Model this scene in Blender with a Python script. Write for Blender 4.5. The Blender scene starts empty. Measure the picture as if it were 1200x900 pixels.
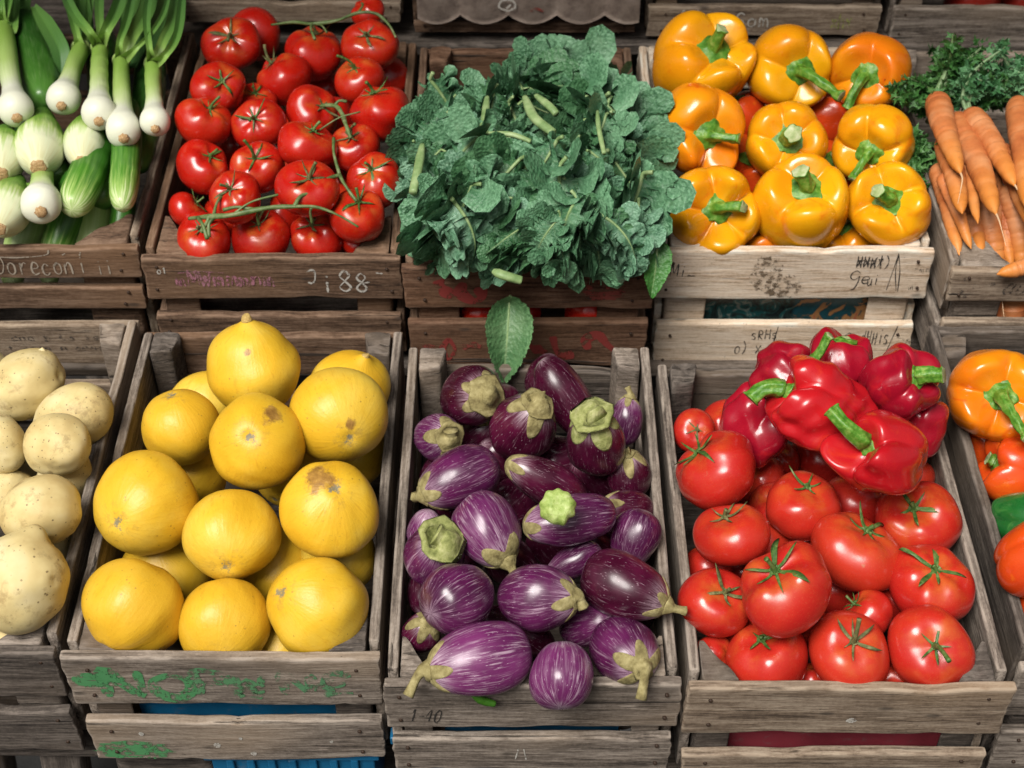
import bpy, math, random
import numpy as np
from mathutils import Vector, Matrix, Quaternion
R = math.radians
SC = bpy.context.scene
COL = SC.collection
rng = np.random.default_rng(7)
random.seed(7)

# ---------------------------------------------------------------- frames
# Stall frame: x along the row, v up the slope of the crates, w out of the open crates.
# The crates lean towards the customer by TILT; world z is up.
TILT = R(18)
AX = R(44.2)                       # angle between the view axis and the crate floor
FW = np.array([0, math.cos(AX), -math.sin(AX)])
UP = np.array([0, math.sin(AX), math.cos(AX)])
RT = np.array([1.0, 0, 0])
CAM = -1.44*FW + .2576*UP
F = 1800.0
LIFT = .80
WORLD = Matrix.Translation((0, 0, LIFT)) @ Matrix.Rotation(TILT, 4, 'X')

def ray(px, py):
    return RT*((px-600)/F) + UP*((450-py)/F) + FW

def at(px, py, w=None, v=None, t=None):
    d = ray(px, py)
    if w is not None: t = (w-CAM[2])/d[2]
    elif v is not None: t = (v-CAM[1])/d[1]
    return CAM + d*t

def depth(p):
    return float(np.dot(np.asarray(p)-CAM, FW))

def cam_vec(r, u, n):
    a = RT*r + UP*u - FW*n
    return a/np.linalg.norm(a)

def align(axis, spin=0.0):
    q = Vector(axis).to_track_quat('Z', 'Y')
    return (q @ Quaternion((0, 0, 1), spin)).to_matrix().to_4x4()

# ---------------------------------------------------------------- object helpers
def mesh_data(name, V, Fc, mat, attrs=None, smooth=True):
    me = bpy.data.meshes.new(name)
    me.from_pydata(np.asarray(V, dtype=float).tolist(), [], [tuple(int(i) for i in f) for f in Fc])
    for k, a in (attrs or {}).items():
        a = np.asarray(a, dtype=np.float32)
        if a.ndim == 1:
            at_ = me.attributes.new(k, 'FLOAT', 'POINT'); at_.data.foreach_set('value', a)
        else:
            at_ = me.attributes.new(k, 'FLOAT_VECTOR', 'POINT'); at_.data.foreach_set('vector', a.ravel())
    if smooth:
        me.polygons.foreach_set('use_smooth', [True]*len(me.polygons))
    mats = mat if isinstance(mat, list) else [mat]
    for m in mats: me.materials.append(m)
    me.update()
    return me

def link(name, data, parent=None, m=None):
    o = bpy.data.objects.new(name, data)
    COL.objects.link(o)
    if parent is not None: o.parent = parent
    if m is not None:
        if parent is None: o.matrix_world = WORLD @ m
        else: o.matrix_local = m
    return o

def tag(o, label=None, cat=None, group=None, kind=None):
    if label: o['label'] = label
    if cat: o['category'] = cat
    if group: o['group'] = group
    if kind: o['kind'] = kind
    return o

def place(p, rot=None, s=1.0):
    m = Matrix.Translation(Vector(p))
    if rot is not None: m = m @ rot
    if s != 1.0: m = m @ Matrix.Scale(s, 4)
    return m

def copy_tree(o, parent=None, m=None):
    c = o.copy(); COL.objects.link(c)
    if parent is not None: c.parent = parent
    elif m is not None: c.matrix_world = WORLD @ m
    for ch in o.children:
        copy_tree(ch, c)
    return c

# ---------------------------------------------------------------- mesh generators
def closed(f, nr=36, nt=56):
    """Closed surface: f(u, th) -> x, y, z arrays, u 0 (top pole) .. 1 (bottom pole)."""
    us = np.linspace(0, 1, nr+1); us[0] = 1e-4; us[-1] = 1-1e-4
    ths = np.linspace(0, 2*np.pi, nt, endpoint=False)
    U, T = np.meshgrid(us, ths, indexing='ij')
    x, y, z = f(U, T)
    P = np.stack([x, y, z], -1)
    V = [P[0].mean(0)[None], P[1:-1].reshape(-1, 3), P[-1].mean(0)[None]]
    uu = np.concatenate([[0.0], U[1:-1].ravel(), [1.0]])
    tt = np.concatenate([[0.0], T[1:-1].ravel(), [0.0]])
    V = np.concatenate(V)
    n = nr-1
    Fc = []
    for j in range(nt):
        k = (j+1) % nt
        Fc.append((0, 1+j, 1+k))
        Fc.append((len(V)-1, 1+(n-1)*nt+k, 1+(n-1)*nt+j))
    i, j = np.meshgrid(np.arange(n-1), np.arange(nt), indexing='ij')
    k = (j+1) % nt
    q = np.stack([1+i*nt+j, 1+(i+1)*nt+j, 1+(i+1)*nt+k, 1+i*nt+k], -1).reshape(-1, 4)
    Fc += [tuple(r) for r in q.tolist()]
    return V, Fc, uu, tt

def smooth_path(pts, n):
    """Catmull-Rom through pts, n samples."""
    P = np.asarray(pts, float)
    if len(P) == 2:
        return P[0]+(P[1]-P[0])*np.linspace(0, 1, n)[:, None]
    Q = np.vstack([2*P[0]-P[1], P, 2*P[-1]-P[-2]])
    out = []
    for s in np.linspace(0, len(P)-1-1e-9, n):
        i = int(s); t = s-i
        a, b, c, d = Q[i], Q[i+1], Q[i+2], Q[i+3]
        out.append(.5*((2*b)+(-a+c)*t+(2*a-5*b+4*c-d)*t*t+(-a+3*b-3*c+d)*t**3))
    return np.array(out)

def frames(P):
    T = np.gradient(P, axis=0); T /= np.linalg.norm(T, axis=1)[:, None]+1e-12
    ref = np.array([0, 0, 1.0]) if abs(T[0][2]) < .9 else np.array([1.0, 0, 0])
    N = np.cross(T[0], ref); N /= np.linalg.norm(N)
    Ns = []
    for t in T:
        N = N - t*np.dot(N, t); N /= np.linalg.norm(N)+1e-12
        Ns.append(N)
    Ns = np.array(Ns)
    return T, Ns, np.cross(T, Ns)

def tube(pts, radii, nseg=10, n=None, mod=None):
    """Closed tube along pts (smoothed to n). mod(t, th) scales the radius."""
    P = smooth_path(pts, n or max(8, len(pts)*6))
    n = len(P)
    rad = np.interp(np.linspace(0, 1, n), np.linspace(0, 1, len(radii)), radii)
    T, N, B = frames(P)
    th = np.linspace(0, 2*np.pi, nseg, endpoint=False)
    rr = rad[:, None]*np.ones(nseg)[None]
    if mod is not None: rr = rr*mod(np.linspace(0, 1, n)[:, None], th[None])
    V = P[:, None]+N[:, None]*(np.cos(th)[None, :, None]*rr[..., None])+B[:, None]*(np.sin(th)[None, :, None]*rr[..., None])
    V = np.concatenate([V.reshape(-1, 3), P[:1], P[-1:]])
    i, j = np.meshgrid(np.arange(n-1), np.arange(nseg), indexing='ij'); k = (j+1) % nseg
    Fc = np.stack([i*nseg+j, i*nseg+k, (i+1)*nseg+k, (i+1)*nseg+j], -1).reshape(-1, 4).tolist()
    a, b = n*nseg, n*nseg+1
    for j in range(nseg):
        k = (j+1) % nseg
        Fc.append((a, k, j)); Fc.append((b, (n-1)*nseg+j, (n-1)*nseg+k))
    tt = np.concatenate([np.repeat(np.linspace(0, 1, n), nseg), [0, 1]])
    return V, Fc, tt

def merge(parts):
    V, Fc, A, o = [], [], [], 0
    for p in parts:
        V.append(p[0]); Fc += [tuple(i+o for i in f) for f in p[1]]
        A.append(p[2] if len(p) > 2 else np.zeros(len(p[0])))
        o += len(p[0])
    return np.concatenate(V), Fc, np.concatenate(A)

def grid_faces(n, m, o=0):
    i, j = np.meshgrid(np.arange(n-1), np.arange(m-1), indexing='ij')
    return (np.stack([i*m+j, (i+1)*m+j, (i+1)*m+j+1, i*m+j+1], -1).reshape(-1, 4)+o).tolist()

def wob(th, seed, k=(1, 2, 3, 5), a=1.0):
    r = np.random.default_rng(seed)
    s = 0
    for q in k:
        s = s + np.cos(q*th + r.uniform(0, 6.3))*r.uniform(.4, 1)/q
    return a*s

def lump(P, seed, f=2.0, a=.05):
    """Smooth 3-D noise of a unit-sized point array (sum of sines)."""
    r = np.random.default_rng(seed)
    s = 0
    for i in range(5):
        k = r.normal(size=3)*f*(1+.35*i)
        s = s+np.sin(P@k + r.uniform(0, 6.3))/(1+.5*i)
    return a*s/2

# ---------------------------------------------------------------- materials
class Mat:
    def __init__(s, name):
        s.m = bpy.data.materials.new(name); s.m.use_nodes = True
        s.t = s.m.node_tree; s.t.nodes.clear()
    def n(s, typ, ins=None, **props):
        d = s.t.nodes.new(typ)
        for k, v in props.items(): setattr(d, k, v)
        for k, v in (ins or {}).items(): s.put(d.inputs[k], v)
        return d
    def put(s, sock, v):
        if isinstance(v, bpy.types.NodeSocket): s.t.links.new(v, sock)
        elif v is not None:
            if sock.type == 'RGBA' and hasattr(v, '__len__') and len(v) == 3: v = (*v, 1)
            sock.default_value = v
    def attr(s, name, vec=True):
        d = s.n('ShaderNodeAttribute', attribute_name=name)
        return d.outputs['Vector'] if vec else d.outputs['Fac']
    def obj(s):
        return s.n('ShaderNodeTexCoord').outputs['Object']
    def rnd(s):
        return s.n('ShaderNodeObjectInfo').outputs['Random']
    def jit(s, v):
        """coordinates shifted by a per-object random so copies differ"""
        r = s.vm('SCALE', (13.1, 7.7, 5.3), s.rnd())
        return s.vm('ADD', v, r)
    def vm(s, op, a, b=None):
        d = s.n('ShaderNodeVectorMath', operation=op)
        s.put(d.inputs[0], a)
        if op == 'SCALE': s.put(d.inputs['Scale'], b)
        elif b is not None: s.put(d.inputs[1], b)
        return d.outputs['Value'] if op in ('LENGTH', 'DISTANCE', 'DOT_PRODUCT') else d.outputs['Vector']
    def noise(s, v, sc=1.0, det=4, rough=.55, dist=0):
        d = s.n('ShaderNodeTexNoise', {'Vector': v, 'Scale': sc, 'Detail': det, 'Roughness': rough, 'Distortion': dist})
        return d.outputs['Fac']
    def vor(s, v, sc, feature='F1', rnd=1):
        d = s.n('ShaderNodeTexVoronoi', {'Vector': v, 'Scale': sc, 'Randomness': rnd}, feature=feature)
        return d.outputs['Distance']
    def ma(s, op, a, b=None, c=None):
        d = s.n('ShaderNodeMath', operation=op)
        for i, v in enumerate((a, b, c)):
            if v is not None: s.put(d.inputs[i], v)
        return d.outputs[0]
    def step(s, x, a, b, lo=0.0, hi=1.0):
        d = s.n('ShaderNodeMapRange', {'Value': x, 'From Min': a, 'From Max': b, 'To Min': lo, 'To Max': hi}, interpolation_type='SMOOTHSTEP')
        return d.outputs[0]
    def mix(s, f, a, b, mode='MIX'):
        d = s.n('ShaderNodeMix', data_type='RGBA', blend_type=mode)
        s.put(d.inputs[0], f); s.put(d.inputs[6], a); s.put(d.inputs[7], b)
        return d.outputs[2]
    def ramp(s, f, stops):
        d = s.n('ShaderNodeValToRGB'); s.put(d.inputs[0], f)
        e = d.color_ramp.elements
        while len(e) < len(stops): e.new(.5)
        for q, (p, c) in zip(e, stops):
            q.position = p; q.color = (*c, 1)
        return d.outputs[0]
    def bump(s, h, st=.3, dist=.001):
        return s.n('ShaderNodeBump', {'Height': h, 'Strength': st, 'Distance': dist}).outputs[0]
    def out(s, col, rough=.5, normal=None, alpha=None, **kw):
        d = s.n('ShaderNodeBsdfPrincipled', {'Base Color': col, 'Roughness': rough})
        if normal is not None: s.put(d.inputs['Normal'], normal)
        if alpha is not None: s.put(d.inputs['Alpha'], alpha)
        for k, v in kw.items(): s.put(d.inputs[k.replace('_', ' ')], v)
        o = s.n('ShaderNodeOutputMaterial'); s.t.links.new(d.outputs[0], o.inputs[0])
        return s.m

def wood(name, dark, mid, light, dirt=(.045, .035, .028), fresh=0.0):
    M = Mat(name)
    g = M.jit(M.attr('grain'))
    a = M.noise(M.vm('MULTIPLY', g, (5, 75, 75)), 1, 6, .7, .2)
    b = M.noise(M.vm('MULTIPLY', g, (26, 340, 340)), 1, 4, .75, .2)
    c = M.noise(M.vm('MULTIPLY', g, (9, 17, 17)), 1, 5, .65)
    iso = M.noise(g, 210, 4, .75)
    mixed = M.ma('ADD', M.ma('ADD', M.ma('MULTIPLY', a, .40), M.ma('MULTIPLY', b, .42)), M.ma('MULTIPLY', iso, .18))
    col = M.ramp(mixed, [(.40, dark), (.49, mid), (.585, light)])
    # weather stains of their own shape
    st = M.step(c, .50, .68)
    col = M.mix(M.ma('MULTIPLY', st, .55 if not fresh else .2), col, tuple(x*.62 for x in mid))
    tint = M.noise(M.vm('MULTIPLY', g, (3, 6, 6)), 1, 2, .5)
    col = M.mix(M.step(tint, .45, .7), col, M.mix(.5, col, tuple(x*y for x, y in zip(light, (1.1, .97, .8)))))
    # cracks and drying checks
    k = M.noise(M.vm('MULTIPLY', g, (3.0, 120, 120)), 1, 5, .55, .4)
    ck = M.step(k, .30 if fresh else .375, .23 if fresh else .31)
    # knots and nail holes
    kv = M.vor(M.vm('MULTIPLY', g, (11, 27, 27)), 1)
    kn = M.step(kv, .12, .04)
    spots = M.vor(M.vm('MULTIPLY', g, (120, 190, 190)), 1)
    sp = M.ma('MULTIPLY', M.step(spots, .16, .06), M.step(M.noise(g, 37, 2), .54, .62))
    dk = M.ma('MAXIMUM', M.ma('MAXIMUM', ck, M.ma('MULTIPLY', kn, .75)), M.ma('MULTIPLY', sp, .8))
    col = M.mix(M.ma('MULTIPLY', dk, .88), col, dirt)
    # pale splinters
    pl = M.ma('MULTIPLY', M.step(M.noise(M.vm('MULTIPLY', g, (24, 260, 260)), 1, 3), .66, .74), .5)
    col = M.mix(pl, col, tuple(min(.7, x*1.5) for x in light))
    ed = M.ma('MULTIPLY', M.attr('edge', False), M.step(M.noise(M.vm('MULTIPLY', g, (30, 90, 90)), 1, 4), .42, .60))
    col = M.mix(M.ma('MULTIPLY', ed, .55), col, tuple(min(.75, x*1.25) for x in light))
    h = M.ma('SUBTRACT', M.ma('ADD', M.ma('MULTIPLY', b, .5), M.ma('MULTIPLY', a, .7)), M.ma('MULTIPLY', ck, 1.6))
    return M.out(col, .82, M.bump(h, .75, .0022), Specular_IOR_Level=.3)

def paint(name, col, lo=.40, hi=.52, sc=90, rough=.7, col2=None):
    """worn chalk or paint: where it has flaked the wood below shows"""
    M = Mat(name)
    o = M.obj()
    n = M.noise(o, sc, 5, .7)
    a = M.step(n, lo, hi)
    c = M.mix(M.noise(o, 30, 3), col, col2 or tuple(x*.6 for x in col))
    return M.out(c, rough, alpha=a)

W_GREY = wood('weathered_grey_wood', (.052, .041, .033), (.18, .145, .117), (.35, .295, .245))
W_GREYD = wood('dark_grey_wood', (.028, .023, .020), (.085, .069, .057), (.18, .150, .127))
W_BROWN = wood('brown_wood', (.032, .018, .011), (.118, .068, .041), (.23, .148, .098))
W_RED = wood('reddish_brown_wood', (.034, .016, .009), (.118, .060, .034), (.21, .122, .076))
W_PALE = wood('pale_wood', (.38, .26, .165), (.66, .52, .385), (.78, .66, .53), fresh=1)
W_TAN = wood('tan_wood', (.080, .055, .038), (.215, .157, .110), (.36, .285, .212))

def fruit_noise(M, sc):
    # fruit modelled with unit radius pass sc = .045 so that all scales are in metres
    return M.jit(M.vm('SCALE', M.obj(), sc))

def mat_tomato(name, c1, c2, c3):
    M = Mat(name)
    o = fruit_noise(M, .042)
    n = M.noise(o, 28, 3)
    col = M.mix(M.step(n, .35, .68), c1, c2)
    r = M.rnd()
    col = M.mix(M.ma('MULTIPLY', M.step(r, .35, 1.0), .6), col, c3)
    top = M.attr('pol', False)
    col = M.mix(M.ma('MULTIPLY', M.step(top, .42, .08), M.step(M.noise(o, 40, 3), .40, .75)), col, (.56, .11, .02))
    fl = M.ma('MULTIPLY', M.step(M.vor(o, 520), .22, .1), .28)
    col = M.mix(fl, col, (.8, .25, .1))
    sc = M.ma('MULTIPLY', M.step(M.noise(o, 60, 4, .7), .70, .76), .6)
    col = M.mix(sc, col, (.5, .22, .12))
    return M.out(col, M.step(M.noise(o, 55, 3), .3, .7, .2, .36), M.bump(M.noise(o, 70, 3), .12, .002), Specular_IOR_Level=.55,
                 Coat_Weight=.15, Coat_Roughness=.15)
T_VINE = mat_tomato('vine_tomato_skin', (.44, .008, .004), (.50, .013, .005), (.53, .022, .006))
T_BIG = mat_tomato('large_tomato_skin', (.48, .016, .012), (.53, .026, .014), (.56, .042, .016))

def mat_pepper(name, c1, c2, c3):
    M = Mat(name)
    o = fruit_noise(M, .05)
    n = M.noise(o, 13, 3)
    col = M.mix(M.step(n, .33, .68), c1, c2)
    col = M.mix(M.step(M.noise(o, 21, 4, .6, 1.5), .55, .75), col, c3)
    col = M.mix(M.ma('MULTIPLY', M.step(M.noise(o, 34, 5, .75, .8), .60, .74), .45), col, tuple(x*.62 for x in c1))
    spk = M.ma('MULTIPLY', M.step(M.vor(o, 330), .2, .08), M.step(M.noise(o, 25, 2), .55, .65))
    col = M.mix(M.ma('MULTIPLY', spk, .5), col, tuple(x*.45 for x in c2))
    return M.out(col, M.step(M.noise(o, 40, 3), .3, .7, .17, .30), M.bump(M.noise(o, 60, 4), .16, .003), Coat_Weight=.22,
                 Coat_Roughness=.14, Specular_IOR_Level=.5)
P_YEL = mat_pepper('yellow_pepper_skin', (.88, .40, .006), (.84, .30, .005), (.80, .21, .005))
P_ORA = mat_pepper('orange_pepper_skin', (.86, .30, .006), (.80, .19, .006), (.72, .11, .006))
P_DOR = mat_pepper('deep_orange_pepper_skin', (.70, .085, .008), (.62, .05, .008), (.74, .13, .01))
P_GRN = mat_pepper('green_pepper_skin', (.010, .11, .02), (.022, .17, .03), (.06, .24, .05))
P_RED = mat_pepper('red_pepper_skin', (.46, .008, .014), (.52, .012, .016), (.58, .030, .014))
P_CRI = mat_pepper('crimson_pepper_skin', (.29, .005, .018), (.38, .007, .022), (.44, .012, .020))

def mat_green(name, c1, c2, c3, sc=60, rough=.5, bump=.3, unit=1.0):
    M = Mat(name)
    o = fruit_noise(M, unit)
    col = M.ramp(M.noise(o, sc, 4, .6), [(.3, c1), (.5, c2), (.7, c3)])
    return M.out(col, rough, M.bump(M.noise(o, sc*3, 3), bump, .001))
G_CALYX = mat_green('calyx_green', (.028, .075, .014), (.07, .15, .028), (.19, .24, .075), 160, unit=.042)
G_CALYXD = mat_green('drying_calyx', (.05, .06, .015), (.12, .13, .04), (.27, .22, .10), 160, .7, unit=.042)
G_STALK = mat_green('pepper_stalk_green', (.035, .13, .010), (.09, .25, .022), (.25, .40, .08), 130, .42, .6, unit=.05)
G_CROWN = mat_green('stalk_end', (.2, .3, .09), (.38, .45, .2), (.55, .58, .36), 130, .6, unit=.05)
G_DARKST = mat_green('dark_stalk_green', (.035, .09, .01), (.08, .19, .02), (.2, .31, .06), 100, .4, unit=.05)
G_CAP = mat_green('eggplant_cap', (.13, .10, .035), (.27, .225, .09), (.42, .36, .17), 110, .85, .9)
G_CAPG = mat_green('green_eggplant_cap', (.14, .16, .04), (.29, .31, .10), (.46, .46, .21), 110, .85, .9)
G_STUB = mat_green('fresh_green_stub', (.2, .3, .05), (.36, .47, .12), (.52, .60, .24), 130, .6, .7, unit=.018)
G_VINE = mat_green('vine_green', (.05, .09, .025), (.11, .17, .05), (.21, .24, .11), 90)
def mat_melon():
    M = Mat('yellow_melon_rind')
    o = fruit_noise(M, .047)
    n = M.noise(o, 16, 4)
    col = M.ramp(n, [(.3, (.73, .40, .018)), (.5, (.79, .475, .030)), (.72, (.82, .565, .080))])
    col = M.mix(M.ma('MULTIPLY', M.step(M.rnd(), .4, 1), .45), col, (.72, .40, .025))
    pol = M.attr('pol', False)
    # blossom scar at the lower pole: grey green spot, rough edge
    e = M.ma('ADD', pol, M.ma('MULTIPLY', M.ma('SUBTRACT', M.noise(o, 190, 5, .75), .5), .26))
    sc = M.step(e, .960, .995)
    ring = M.ma('MULTIPLY', M.step(e, .80, .95), M.step(M.noise(o, 130, 5, .7), .48, .66))
    col = M.mix(M.ma('MULTIPLY', ring, .45), col, (.35, .21, .05))
    col = M.mix(M.ma('MULTIPLY', sc, .9), col, (.20, .20, .15))
    # meridian wrinkles
    st = M.attr('st')
    wr = M.noise(M.vm('MULTIPLY', st, (9, 9, 1.2)), 1, 3)
    # rusty scuffed patch
    pt = M.ma('ADD', M.attr('patch', False), M.ma('MULTIPLY', M.ma('SUBTRACT', M.noise(o, 62, 5, .7), .5), 1.3))
    pm = M.step(pt, .50, .78)
    pc = M.ramp(M.noise(o, 150, 4), [(.3, (.15, .06, .025)), (.6, (.36, .18, .05)), (.75, (.55, .33, .09))])
    col = M.mix(M.ma('MULTIPLY', pm, .85), col, pc)
    # freckles
    fr = M.ma('MULTIPLY', M.step(M.vor(o, 120), .15, .06), M.step(M.noise(o, 33, 2), .46, .56))
    fr2 = M.ma('MULTIPLY', M.step(M.noise(o, 300, 4, .75), .60, .70), M.step(M.noise(o, 24, 3), .44, .62))
    net = M.ma('MULTIPLY', M.step(M.noise(M.vm('MULTIPLY', st, (11, 11, 3)), 1, 5, .7, 1.2), .56, .66), .35)
    col = M.mix(net, col, (.60, .28, .015))
    col = M.mix(M.ma('MULTIPLY', M.ma('MAXIMUM', fr, fr2), .6), col, (.30, .16, .035))
    h = M.ma('ADD', M.ma('MULTIPLY', wr, .6), M.ma('MULTIPLY', M.noise(o, 260, 4, .7), .5))
    return M.out(col, .40, M.bump(h, .30, .0022), Specular_IOR_Level=.42)
MELON = mat_melon()

def mat_potato():
    M = Mat('potato_skin')
    o = fruit_noise(M, .038)
    col = M.ramp(M.noise(o, 22, 4), [(.3, (.58, .42, .17)), (.5, (.70, .56, .26)), (.7, (.76, .64, .36))])
    d = M.ma('MULTIPLY', M.step(M.noise(o, 34, 5, .72), .53, .68), .65)
    col = M.mix(d, col, (.33, .22, .09))
    sp = M.ma('MULTIPLY', M.step(M.vor(o, 150), .19, .09), M.step(M.noise(o, 45, 2), .42, .5))
    sp2 = M.step(M.noise(o, 95, 5, .75), .65, .73)
    col = M.mix(M.ma('MULTIPLY', M.ma('MAXIMUM', sp, sp2), .8), col, (.14, .085, .035))
    return M.out(col, .55, M.bump(M.ma('ADD', M.noise(o, 70, 3), M.ma('MULTIPLY', sp2, -.6)), .16, .0016), Specular_IOR_Level=.35)
POTATO = mat_potato()

def mat_eggplant(name, dark, mid, streak, amount):
    M = Mat(name)
    st = M.jit(M.attr('st'))
    o = fruit_noise(M, 1.0)
    n = M.noise(o, 24, 3)
    col = M.mix(M.step(n, .35, .68), dark, mid)
    s1 = M.noise(M.vm('MULTIPLY', st, (8.5, 8.5, 1.5)), 1, 3, .6, .35)
    s2 = M.noise(M.vm('MULTIPLY', st, (20, 20, 3.2)), 1, 3, .6, .3)
    reg = M.step(M.noise(M.vm('MULTIPLY', st, (1.6, 1.6, .9)), 1, 2), .35, .65)
    a1 = M.step(s1, .60-amount, .84-amount)
    a2 = M.step(s2, .58-amount*.7, .78-amount*.7)
    sf = M.ma('MULTIPLY', M.ma('MAXIMUM', M.ma('MULTIPLY', a1, .62), M.ma('MULTIPLY', a2, .8)), M.ma('ADD', .35, M.ma('MULTIPLY', reg, .65)))
    pol = M.attr('pol', False)
    ends = M.step(pol, .86, 1.0)
    sf = M.ma('MAXIMUM', sf, M.ma('MULTIPLY', M.ma('MULTIPLY', ends, M.step(s1, .40, .6)), .85))
    cap = M.ma('MULTIPLY', M.step(pol, .36, .16), M.step(s2, .36, .6))
    sf = M.ma('MAXIMUM', sf, M.ma('MULTIPLY', cap, .7))
    dots = M.ma('MULTIPLY', M.step(M.vor(M.vm('MULTIPLY', st, (17, 17, 6)), 1), .13, .06), .85)
    sf = M.ma('MAXIMUM', sf, dots)
    col = M.mix(sf, col, streak)
    return M.out(col, M.step(M.noise(o, 50, 3), .3, .7, .2, .36), M.bump(M.noise(o, 60, 3), .1, .002), Specular_IOR_Level=.5, Coat_Weight=.12, Coat_Roughness=.18)
E_STR = mat_eggplant('striped_eggplant_skin', (.060, .007, .040), (.115, .014, .078), (.55, .38, .48), .05)
E_PALE = mat_eggplant('pale_striped_eggplant_skin', (.105, .013, .075), (.175, .030, .128), (.64, .48, .57), .09)
E_DARK = mat_eggplant('dark_eggplant_skin', (.040, .003, .014), (.085, .006, .030), (.52, .36, .42), .0)

def mat_along(name, stops, rough=.42, stretch=(7, 7, 1), sc=1, amt=.2, spec=.45):
    """colour along the 'pol' attribute (0..1), broken into fibres that run lengthwise"""
    M = Mat(name)
    st = M.jit(M.attr('st'))
    n = M.noise(M.vm('MULTIPLY', st, stretch), sc, 4, .6)
    p = M.ma('ADD', M.attr('pol', False), M.ma('MULTIPLY', M.ma('SUBTRACT', n, .5), amt))
    col = M.ramp(p, stops)
    f = M.noise(M.vm('MULTIPLY', st, (stretch[0]*4, stretch[1]*4, stretch[2])), sc, 2)
    col = M.mix(M.step(f, .5, .8, 0, .25), col, M.mix(.5, col, (.75, .85, .5)))
    return M.out(col, rough, M.bump(f, .15, .001), Specular_IOR_Level=spec)
ONION = mat_along('spring_onion_skin', [(.0, (.78, .78, .62)), (.22, (.78, .79, .64)), (.36, (.58, .68, .34)), (.52, (.38, .53, .15)), (.8, (.25, .42, .07)), (1, (.22, .38, .06))], amt=.16)
ONLEAF = mat_along('spring_onion_leaf', [(.0, (.36, .52, .14)), (.25, (.25, .42, .085)), (.5, (.12, .27, .05)), (1, (.05, .145, .04))], .42, (9, 9, .6), amt=.3)
FATBULB = mat_along('pale_bulb_skin', [(.0, (.08, .22, .025)), (.46, (.18, .35, .04)), (.60, (.42, .57, .16)), (.76, (.74, .78, .52)), (.90, (.74, .75, .48)), (1, (.68, .66, .38))], amt=.65)
CUKE = mat_along('striped_cucumber_skin', [(.0, (.02, .095, .009)), (.50, (.04, .16, .013)), (.72, (.085, .25, .025)), (.90, (.32, .50, .12)), (1, (.60, .70, .36))], .33, (6, 6, .5), amt=.9, spec=.55)
CUKEP = mat_along('pale_cucumber_skin', [(.0, (.16, .33, .045)), (.4, (.30, .47, .10)), (.7, (.42, .57, .19)), (1, (.55, .65, .3))], .36, (8, 8, .4), amt=.8, spec=.5)
CUKED = mat_along('dark_courgette_skin', [(.0, (.012, .062, .008)), (.5, (.03, .115, .014)), (1, (.075, .21, .03))], .3, (7, 7, 2), amt=.7, spec=.55)

def mat_root():
    M = Mat('root_scar')
    o = M.obj()
    col = M.ramp(M.noise(o, 420, 4, .7), [(.3, (.22, .12, .05)), (.5, (.48, .29, .13)), (.7, (.68, .50, .28))])
    return M.out(col, .9, M.bump(M.noise(o, 500, 3), .9, .002))
ROOT = mat_root()

def mat_kale(name, a, b, c):
    M = Mat(name)
    o = fruit_noise(M, 1.0)
    col = M.ramp(M.noise(o, 22, 4), [(.34, a), (.5, b), (.66, c)])
    vein = M.attr('vein', False)
    col = M.mix(M.ma('MULTIPLY', vein, .5), col, (.30, .40, .20))
    rim = M.ma('MULTIPLY', M.attr('rim', False), M.step(M.noise(o, 260, 3), .35, .65))
    col = M.mix(M.ma('MULTIPLY', rim, .75), col, tuple(min(1, x*1.55) for x in c))
    h = M.ma('ADD', M.noise(o, 130, 4, .6), M.ma('MULTIPLY', M.vor(o, 210), .5))
    return M.out(col, .46, M.bump(h, .55, .004), Specular_IOR_Level=.42)
KALE = mat_kale('kale_leaf', (.030, .108, .042), (.060, .165, .078), (.125, .26, .142))
KALEB = mat_kale('blue_green_kale_leaf', (.040, .122, .060), (.082, .190, .108), (.16, .30, .19))
KALED = mat_kale('dark_kale_leaf', (.016, .070, .022), (.034, .112, .042), (.075, .18, .080))
KSTEM = mat_green('kale_stalk', (.14, .24, .08), (.24, .35, .14), (.36, .46, .22), 60)
CHARD = mat_kale('broad_leaf', (.035, .10, .035), (.06, .15, .055), (.11, .21, .09))
BASIL = mat_kale('glossy_leaf', (.02, .09, .015), (.035, .14, .022), (.06, .19, .04))
FROND = mat_kale('carrot_leaf', (.020, .080, .014), (.045, .145, .030), (.11, .25, .075))
FROND2 = mat_kale('curly_carrot_leaf', (.03, .11, .035), (.06, .18, .065), (.12, .27, .12))

def mat_carrot():
    M = Mat('carrot_skin')
    st = M.jit(M.attr('st'))
    o = fruit_noise(M, 1.0)
    col = M.ramp(M.noise(o, 26, 4), [(.32, (.44, .115, .035)), (.5, (.58, .19, .06)), (.68, (.66, .28, .12))])
    col = M.mix(M.step(M.attr('pol', False), .5, 1, 0, .55), col, (.78, .29, .03))
    ringn = M.noise(M.vm('MULTIPLY', st, (.8, .8, 38)), 1, 3, .6)
    rg = M.ma('MULTIPLY', M.step(ringn, .60, .68), M.step(M.noise(o, 50, 2), .42, .6))
    col = M.mix(M.ma('MULTIPLY', rg, .6), col, (.33, .11, .04))
    col = M.mix(M.step(M.attr('pol', False), .06, .0, 0, .7), col, (.30, .14, .05))
    h = M.ma('SUBTRACT', M.noise(o, 90, 3), rg)
    return M.out(col, .48, M.bump(h, .4, .0015), Specular_IOR_Level=.4)
CARROT = mat_carrot()
RAT = Mat('pale_root_hair'); RAT = RAT.out((.74, .50, .30), .6)

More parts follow.
